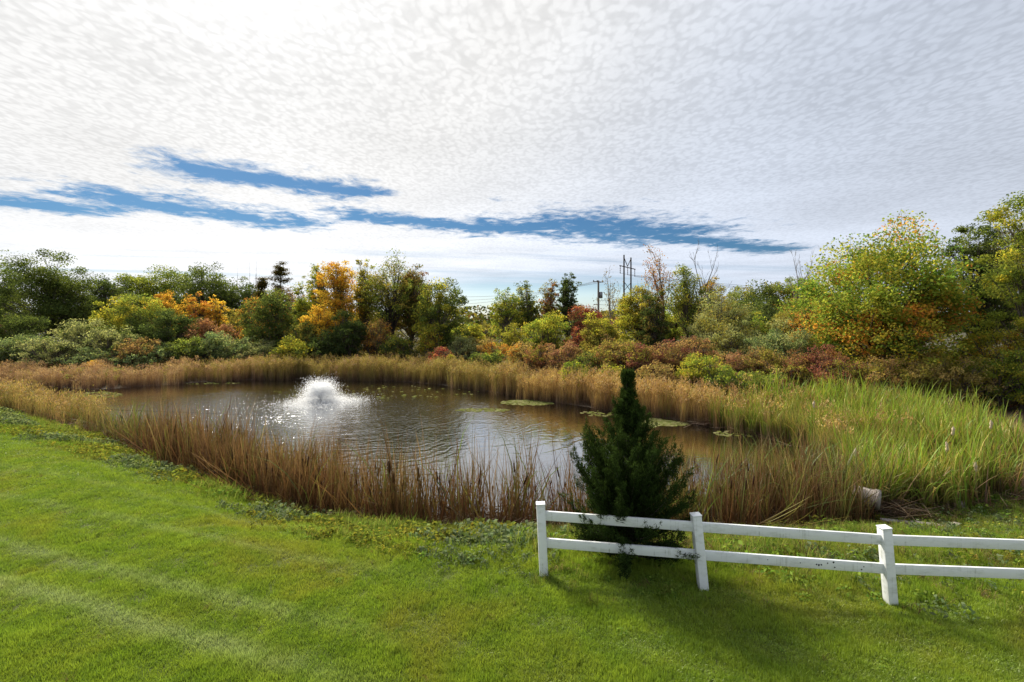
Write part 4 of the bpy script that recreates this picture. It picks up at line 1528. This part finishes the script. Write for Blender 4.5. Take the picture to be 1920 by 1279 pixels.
    # low trees that close the view behind the shrubs
    for px, top, hw, Y, pal, lab in ((444, 578, 40, 62, 'olive', 'olive tree filling the dip below the dead snags'),
                                     (700, 590, 44, 66, 'olive', 'dim olive tree seen through the stems of the tallest tree'),
                                     (868, 604, 40, 70, 'greeny', 'light green low tree behind the rounded green and yellow tree'),
                                     (912, 606, 36, 74, 'olive', 'olive low tree at the bottom of the gap'),
                                     (1128, 584, 36, 66, 'olive', 'olive low tree behind the scarlet sumac'),
                                     (1262, 560, 40, 58, 'greeny', 'light green low tree behind the thin orange tree'),
                                     (1316, 566, 44, 56, 'olive', 'olive low tree behind the soft grey olive tree stem'),
                                     (1420, 556, 52, 56, 'deep', 'dark green low tree in front of the far ridge'),
                                     (1500, 560, 50, 50, 'olive', 'olive low tree behind the round willow bush'),
                                     (1560, 540, 50, 46, 'greeny', 'light green low tree behind the left side of the maple')):
        tree(lab, px, top, hw, Y, pal, cb=.02, lai=1.5)
    # ridge trees behind on the right
    for px, top, hw, lab, pal in ((1398, 536, 34, 'green ridge tree right of the soft grey olive tree', 'green'), (1440, 526, 36, 'green ridge tree in the middle of the far ridge', 'deep'),
                                  (1484, 520, 34, 'green ridge tree left of the grey leafless tree', 'green'), (1530, 528, 34, 'ridge tree half hidden behind the orange and green maple', 'deep'),
                                  (1372, 552, 26, 'low ridge tree behind the soft grey olive tree', 'olive')):
        tree(lab, px, top, hw, 82, pal, cb=.1, lai=1.5, pal2='olive', mix2=.15)
    bare_tree('bare_tree', 'grey leafless tree left of the orange and green maple', 'tree', T, 1508, 464, 30, 52, MAT_BARK_PALE, None, 0, 31, spread=.45)
    tree('orange tree at the left flank of the maple', 1508, 560, 26, 38, 'orange', cb=.05, lai=1.1, pal2='olive', mix2=.45)
    shrub('round grey green willow bush left of the maple', 1474, 600, 52, 31, 'greygreen', lai=1.7, lump=.15, pal2='grey', mix2=.4)
    shrub('green bush between grey olive tree and willow bush', 1424, 585, 26, 44, 'greeny')
    # ---- right: maple and neighbours
    tree('large orange and green maple on the right', 1656, 405, 122, 28, 'greeny', name='maple_tree', cb=.02, lai=2.0, leaf=.16, lump=.26, clumps=230,
         pal2='orange', mix2_fn=lambda c: .06 - c[:, 0] * .14 + np.where((c[:, 2] < .5), .20, 0) + np.where(c[:, 2] > .9, .10, 0), trunk=.16, bark=MAT_BARK_DARK)
    tree('yellow leaved lower maple stem in front of the large maple', 1690, 560, 78, 26.3, 'yelgreen', name='maple_tree', cb=.04, lai=.9, leaf=.15, pal2='orange', mix2=.28, trunk=.08)
    tree('dark green tree between maple and right edge', 1836, 420, 44, 31, 'dark', cb=.12, lai=1.6, leaf=.12, lump=.3, pal2='green', mix2=.3, bark=MAT_BARK_DARK)
    tree('brownish green tree behind at the right edge', 1890, 424, 46, 36, 'olivedk', cb=.1, lai=1.5, leaf=.125)
    tree('light green tree leaning in from the right edge of the photo', 1952, 328, 74, 24, 'green', cb=.22, lai=1.5, leaf=.11, lump=.3, pal2='yelgreen', mix2=.2, clumps=130)
    # ---- shrub belt under them
    belt = [(1540, 648, 48, 27.6, 'purple', 'dark purple red bush below the left side of the maple', 'rust', .3),
            (1490, 664, 40, 28.5, 'brown', 'brown bush left of the dark purple red bush', 'olive', .4),
            (1590, 676, 44, 25.6, 'olive', 'olive bush right of the dark purple red bush', 'purple', .3),
            (1650, 668, 50, 25.0, 'brown', 'brownish tangled bush below the middle of the maple', 'olive', .5),
            (1712, 672, 48, 24.4, 'olive', 'olive tangled bush below the right side of the maple', 'tan', .5),
            (1776, 664, 48, 24.0, 'tan', 'tan green bush right of the tangled olive one', 'olive', .5),
            (1822, 626, 48, 26.5, 'greeny', 'light green bush below the dark green right tree', 'yelgreen', .4),
            (1886, 622, 54, 24.6, 'yelgreen', 'yellow leaved bush at the right edge', 'gold', .3),
            (1868, 672, 46, 23.4, 'greeny', 'yellow-green bush hanging over the brown litter at the right', 'yelgreen', .5),
            (1934, 640, 40, 22.6, 'yelgreen', 'yellow-green bush cut off by the right edge', 'greeny', .4),
            (1430, 652, 44, 30, 'olive', 'olive bush below the willow bush', 'brown', .4),
            (1385, 660, 40, 30.5, 'rose', 'pinkish brown bush left of the olive bush under the willow', 'brown', .5),
            (1310, 664, 44, 29.5, 'yelgreen', 'yellow-green sumac bush with drooping fronds above the reeds', 'greeny', .4),
            (1362, 686, 44, 28, 'deep', 'dark green low bush right of the drooping sumac bush', 'greeny', .45),
            (1428, 692, 40, 27, 'green', 'green low bush above the green reeds', 'tan', .3),
            (1260, 640, 42, 32, 'brown', 'brown bush below the dark upright cedar', 'purple', .35),
            (1300, 630, 34, 34, 'rose', 'rosy brown bush right of the upright cedar foot', 'brown', .5),
            (1208, 640, 44, 33, 'purple', 'dusky purple brown bush left below the upright cedar', 'olive', .4),
            (1160, 632, 40, 35, 'brown', 'brown bush below the olive gold bush', 'olive', .5),
            (1228, 676, 36, 30, 'tan', 'tan bush just above the reeds behind the foreground cedar', 'brown', .4),
            (1120, 650, 36, 34, 'olive', 'olive brown bush left of the brown bush', 'rust', .35),
            (1094, 660, 22, 33, 'deep', 'small dark green bush above the golden reeds', 'green', .4),
            (1060, 640, 34, 37, 'rose', 'pink red bush below the small scarlet bush', 'brown', .35),
            (1016, 644, 36, 39, 'rust', 'rusty bush left of the pink red bush', 'olive', .35),
            (972, 640, 32, 41, 'tan', 'pale orange bush above the far reeds right of the gap', 'orange', .35),
            (925, 634, 28, 44, 'tan', 'tan orange bush in the gap above the far reeds', 'orange', .5),
            (918, 654, 28, 39.5, 'deep', 'low dark green bush above the reeds in the gap', 'greeny', .3),
            (1075, 680, 30, 32, 'greeny', 'light green low bush right above the golden reeds', 'yelgreen', .4),
            (1150, 684, 30, 31, 'yelgreen', 'yellow-green low bush left of the foreground cedar top', 'greeny', .4),
            (890, 630, 22, 50, 'olive', 'olive bush in the gap by the rounded tree', 'brown', .3)]
    for px, top, hw, Y, pal, lab, p2, m2 in belt:
        shrub(lab, px, top, hw, Y, pal, pal2=p2, mix2=m2, lump=.42)


build_plants()


def build_far_wood():
    """distant wood, a thin dark line on the horizon"""
    n = 30000
    x = rng.uniform(-320, 330, n); y = np.where(rng.uniform(0, 1, n) < .5, 118, 215) + 14 * rng.uniform(0, 1, n) + np.abs(x) * .05
    top = 9.0 + 2.6 * snoise(np.stack([x, 0 * x, 0 * x], 1), .09, 5) + 1.2 * snoise(np.stack([x, 0 * x, 0 * x], 1), .4, 6)
    z = rng.uniform(0, 1, n) ** .7 * top * np.where(y < 160, .55, 1.0) + .5
    V, Q = leaves(np.stack([x, y, z], 1), rng.uniform(.9, 1.8, n), rng.uniform(.6, 1.3, n), .4)
    pa = np.array(PAL['deep'] + PAL['olive'] + PAL['olivedk'])
    o = obj('distant_wood', mesh('distant_wood', V, Q, np.repeat(pa[rng.integers(0, len(pa), n)], 4, 0), MAT_LEAF))
    tag(o, 'distant line of woodland on the horizon', 'woodland', kind='stuff')


build_far_wood()


# ------------------------------------------------------------------ pylon, pole, wires
def at(px, py, Y):
    return np.array([(px - 960) / F_PX * Y, Y, CAM_Z - (py - HORIZON) / F_PX * Y])


def build_power():
    wood = plain('dark_pole_wood', (.055, .042, .034), .85)
    steel = plain('grey_steel', (.22, .22, .23), .5, .6)
    glass = plain('dark_insulator', (.09, .07, .06), .3)
    Y = 130.0
    a, b = at(1170, 478, Y), at(1183, 483, Y + 4)
    g0 = hz(a[0], Y)
    root = empty('power_pylon', (a[0], a[1], g0), 'dark wooden H-frame power pylon rising above the trees', 'pylon')
    R0 = np.array([a[0], a[1], g0])

    def stick(name, pts, r, mat, par=root, sides=8):
        P = np.array(pts)[None] - R0
        V, Q = tubes(P, np.full((1, len(pts)), r) if np.isscalar(r) else np.array([r]), sides)
        return obj(name, mesh(name, V, Q, None, mat, True), par)
    for p in (a, b):
        stick('pole', [[p[0], p[1], g0 - .3], [p[0], p[1], (g0 + p[2]) / 2], p], [.26, .23, .19], wood)
    zc = at(1170, 500, Y)[2]
    e0 = at(1162, 498, Y - 1.5); e1 = at(1191, 505, Y + 5.5)
    stick('crossarm', [e0, (e0 + e1) / 2, e1], .13, wood)
    m = np.array([(a[0] + b[0]) / 2, (a[1] + b[1]) / 2, at(1176, 498, Y)[2]])
    stick('brace', [a - [0, 0, .7], (a + m) / 2 - [0, 0, .35], m], .10, wood)
    stick('brace', [b - [0, 0, .3], (b + m) / 2 - [0, 0, .15], m], .10, wood)
    l1 = np.array([a[0], a[1], at(1170, 528, Y)[2]]); l2 = np.array([b[0], b[1], at(1183, 545, Y)[2]])
    u1 = np.array([a[0], a[1], at(1170, 545, Y)[2]]); u2 = np.array([b[0], b[1], at(1183, 528, Y)[2]])
    stick('brace', [l1, (l1 + l2) / 2, l2], .08, wood)
    stick('brace', [u1, (u1 + u2) / 2, u2], .08, wood)
    hang = []
    for f in (.03, .5, .97):
        p = e0 * (1 - f) + e1 * f
        k = 9
        zz = np.linspace(0, -2.1, k)
        r = np.where(np.arange(k) % 2 == 0, .05, .13)
        stick('insulator', [[p[0], p[1], p[2] + z] for z in zz], list(r), glass)
        hang.append(p - [0, 0, 2.1])

    Yp = 76.0
    t = at(1122, 526, Yp)
    g1 = hz(t[0], Yp)
    r2 = empty('utility_pole', (t[0], Yp, g1), 'grey wooden utility pole with a crossarm left of the pylon', 'utility pole')
    R0 = np.array([t[0], Yp, g1])
    pw = plain('grey_pole_wood', (.20, .17, .145), .85)
    stick('pole', [[t[0], Yp, g1 - .3], [t[0], Yp, (g1 + t[2]) / 2], t], [.19, .17, .14], pw, r2)
    c0, c1 = at(1112, 528, Yp), at(1131, 529, Yp)
    stick('crossarm', [c0, (c0 + c1) / 2, c1], .075, pw, r2)
    for f in (.05, .4, .95):
        p = c0 * (1 - f) + c1 * f
        stick('insulator', [p, p + [0, 0, .12], p + [0, 0, .26]], [.06, .09, .04], glass, r2)
    tp = at(1126, 553, Yp)
    stick('transformer', [tp - [-.05, 0, .55], tp - [-.05, 0, .5], tp + [.05, 0, .45], tp + [.05, 0, .5]], [.05, .28, .28, .05], steel, r2, 12)
    lp = at(1119, 571, Yp)
    stick('lamp_arm', [[t[0], Yp, lp[2] - .2], lp + [0, 0, .02], lp - [.5, 0, 0]], [.04, .04, .09], steel, r2)

    # wires, each a thing of its own
    cable = plain('black_cable', (.03, .03, .032), .6)

    def wire(label, p, q, sag, r):
        k = 24
        s = np.linspace(0, 1, k)[:, None]
        P = p * (1 - s) + q * s - np.array([0, 0, 1]) * 4 * sag * s * (1 - s)
        c = P[0].copy()
        V, Q = tubes((P - c)[None], np.full((1, k), r), 4)
        o = obj('power_line', mesh('power_line', V, Q, None, cable, True), None, c)
        tag(o, label, 'power line', 'power lines over the trees')
    ends = [at(1960, 548, 120), at(1960, 556, 124), at(1960, 562, 128)]
    for h, e, lab in zip(hang, ends, ('left', 'middle', 'right')):
        wire('high power line running right from the pylon\'s %s insulator' % lab, h, e, 2.0, .035)
    for f, py, lab in ((.05, 572, 'lowest'), (.4, 564, 'middle'), (.95, 556, 'topmost')):
        wire('%s wire running left from the utility pole' % lab, c0 * (1 - f) + c1 * f, at(830, py, 90), .8, .022)
    for py0, py1, lab in ((569, 583, 'upper'), (577, 590, 'middle'), (591, 600, 'lower')):
        wire('%s wire of the low line passing left of the maple' % lab, at(1122, py0 - 6, Yp), at(1700, py1 - 4, 60), .5, .022)


build_power()


# ------------------------------------------------------------------ things on the right bank
def lump_mesh(name, sx, sy, sz, mat, seed, n=2):
    import bmesh
    bm = bmesh.new()
    bmesh.ops.create_icosphere(bm, subdivisions=n, radius=1)
    r = np.random.default_rng(seed)
    P = np.array([v.co[:] for v in bm.verts])
    k = 1 + .16 * snoise(P, 2.0, seed) + .06 * snoise(P, 5.0, seed + 1)
    P = np.sign(P) * np.abs(P) ** .8 * k[:, None] * [sx, sy, sz]
    for v, p in zip(bm.verts, P):
        v.co = p
    me = bpy.data.meshes.new(name)
    bm.to_mesh(me); bm.free()
    me.materials.append(mat)
    return me


def build_bank_things():
    conc = bark_material('pale_concrete', (.15, .13, .12), (.29, .255, .235), 9.0)
    rust = plain('dark_iron', (.03, .026, .024), .7)
    oldwood = bark_material('silvery_wood', (.20, .17, .15), (.42, .38, .35), 12.0)
    rock = bark_material('tan_rock', (.20, .17, .13), (.36, .32, .27), 7.0)
    # concrete outlet pipe, axis towards lower right
    c = np.array([10.0, 13.05]); zc = -1.10
    root = empty('outlet_pipe', (c[0], c[1], hz(*c)), 'pale concrete outlet pipe end half hidden in the reeds by the fence', 'concrete pipe')
    gz = hz(*c)
    d = unit(np.array([.80, -.52, -.10]))
    n = 20
    prof = [(-.6, .0), (-.6, .24), (-.12, .24), (-.12, .27), (0, .27), (0, .21), (-.04, .21), (-.04, 0)]
    e1 = unit(np.cross(d, [0, 0, 1])); e2 = np.cross(e1, d)
    a = np.arange(n) * 2 * pi / n
    o3 = np.array([0, 0, zc - gz])
    V = np.concatenate([o3 + d * s + r * (np.cos(a)[:, None] * e1 + np.sin(a)[:, None] * e2) for s, r in prof])
    i = np.arange(n); j = (i + 1) % n
    Q = np.concatenate([np.stack([k * n + i, k * n + j, (k + 1) * n + j, (k + 1) * n + i], 1) for k in range(len(prof) - 1)])
    obj('pipe', mesh('pipe', V, Q, None, conc), root)
    for p, q in (((-.2, -.04), (.2, -.08)), ((-.10, -.18), (.08, .19))):
        A = o3 + d * .005 + e1 * p[0] + e2 * p[1]; B = o3 + d * .005 + e1 * q[0] + e2 * q[1]
        V, Q = tubes(np.array([[A, (A + B) / 2, B]]), np.full((1, 3), .014), 6)
        obj('grate_bar', mesh('grate_bar', V, Q, None, rust, True), root)
    # weathered planks
    for k, (x, y, L, az, w, lab) in enumerate(((10.35, 12.75, 1.0, -.12, .13, 'weathered grey plank lying beside the outlet pipe'),
                                               (10.95, 12.42, .8, -.28, .15, 'short splintered plank right of the weathered grey plank'))):
        V, Q = box(0, 0, 0, L, w, .045)
        o = obj('plank', mesh('plank', V, Q, None, oldwood), None, (x, y, hz(x, y) + .09))
        o.rotation_euler = (.12, .05, az)
        bevel(o, .008)
        tag(o, lab, 'plank', 'planks by the outlet pipe')
    for k, (x, y, sx, sy, sz, lab) in enumerate(((11.35, 12.3, .22, .13, .11, 'tan block of stone at the end of the planks'),
                                                 (10.2, 12.35, .24, .16, .09, 'low mossy stone in front of the weathered plank'),
                                                 (9.85, 12.3, .2, .15, .10, 'brown stone at the foot of the outlet pipe'),
                                                 (12.75, 13.6, .16, .12, .10, 'pale round stone in the weeds right of the planks'),
                                                 (14.9, 14.6, .16, .11, .08, 'pale stone in the green marsh at the right'))):
        o = obj('stone', lump_mesh('stone', sx, sy, sz, rock, 60 + k), None, (x, y, hz(x, y) + sz * .45))
        o.rotation_euler = (0, 0, k * 1.3)
        tag(o, lab, 'stone', 'stones on the right bank')
    # fallen branches by the right edge
    spots = [(17.6, 19.6, 2.9, 2.65, 'long grey fallen branch arching above the litter at the right'),
             (18.2, 19.2, 2.4, 2.9, 'grey fallen branch lying below the long arching one'),
             (18.9, 19.9, 2.2, .35, 'thin fallen branch near the right edge of the litter'),
             (17.9, 20.3, 2.0, 2.3, 'short fallen branch at the back of the litter')]
    for k, (x, y, L, az, lab) in enumerate(spots):
        r = np.random.default_rng(300 + k)
        g = Geo()
        s = np.linspace(0, 1, 9)
        P = np.stack([(s - .5) * L, .12 * np.sin(s * 5 + k), .10 + .42 * np.sin(s * pi) * (1 - .25 * k)], 1)
        V, Q = tubes(P[None], (.035 * (1 - s) + .008)[None], 6)
        g.add(V, Q)
        for j in range(6):
            i0 = r.integers(2, 8)
            e = P[i0] + r.normal(0, 1, 3) * [.35, .3, .12] + [.35, 0, .12]
            ss = np.linspace(0, 1, 4)[:, None]
            V, Q = tubes((P[i0] * (1 - ss) + e * ss + np.array([0, 0, .08]) * np.sin(ss * pi))[None], (.014 * (1 - ss[:, 0]) + .004)[None], 4)
            g.add(V, Q)
        o = obj('fallen_branch', g.mesh('fallen_branch', MAT_BARK_PALE, True), None, (x, y, hz(x, y)))
        o.rotation_euler = (0, 0, az)
        tag(o, lab, 'branch', 'fallen branches at the right')
    # cattails gone to seed
    seed_m = attr_material('cattail_fluff', .95, .3, 20)
    for k, (px, py, Y, lab) in enumerate(((1786, 808, 14.9, 'cattail with a cream fluffy seed head, tallest right of centre in the marsh'),
                                          (1857, 796, 15.6, 'cattail with a fluffy seed head nearest the right edge'),
                                          (1774, 838, 14.2, 'cattail with a narrow seed head left of the tallest fluffy one'),
                                          (1828, 876, 13.7, 'low cattail with a small pale seed head in front of the marsh'),
                                          (1603, 850, 14.6, 'cattail with a ragged cream seed head above the outlet pipe'),
                                          (1525, 758, 19.5, 'cattail with a seed head by the far right reeds'))):
        x = (px - 960) / F_PX * Y
        top = CAM_Z - (py - HORIZON) / F_PX * Y
        gz = hz(x, Y)
        h = max(top - gz, .5)
        root = empty('seeding_cattail', (x, Y, gz), lab, 'cattail', 'cattails gone to seed')
        r = np.random.default_rng(500 + k)
        V, Q = tubes(np.array([[[0, 0, -.05], [.02, 0, h * .5], [.03, .01, h]]]), np.array([[.009, .008, .006]]), 6)
        obj('stalk', mesh('stalk', V, Q, np.tile([.22, .19, .07], (len(V), 1)), seed_m, True), root)
        zz = np.linspace(-.15, .15, 8)
        rr = np.array([.006, .030, .036, .030, .040, .034, .024, .004]) * r.uniform(.8, 1.2, 8)
        P = np.stack([.03 + .012 * np.sin(zz * 20 + k), .01 + 0 * zz, h + zz], 1)
        V, Q = tubes(P[None], rr[None], 9)
        V = V + r.normal(0, .004, V.shape)
        obj('seed_head', mesh('seed_head', V, Q, np.tile([.55, .43, .29], (len(V), 1)), seed_m, True), root)
        for j in range(3):
            V, Q, C = blades(1, .04, h * .8, h * 1.05, .02, .15, .15, PAL_REED['green'], 5)
            obj('leaf', mesh('leaf', V, Q, C, MAT_REED), root)


build_bank_things()
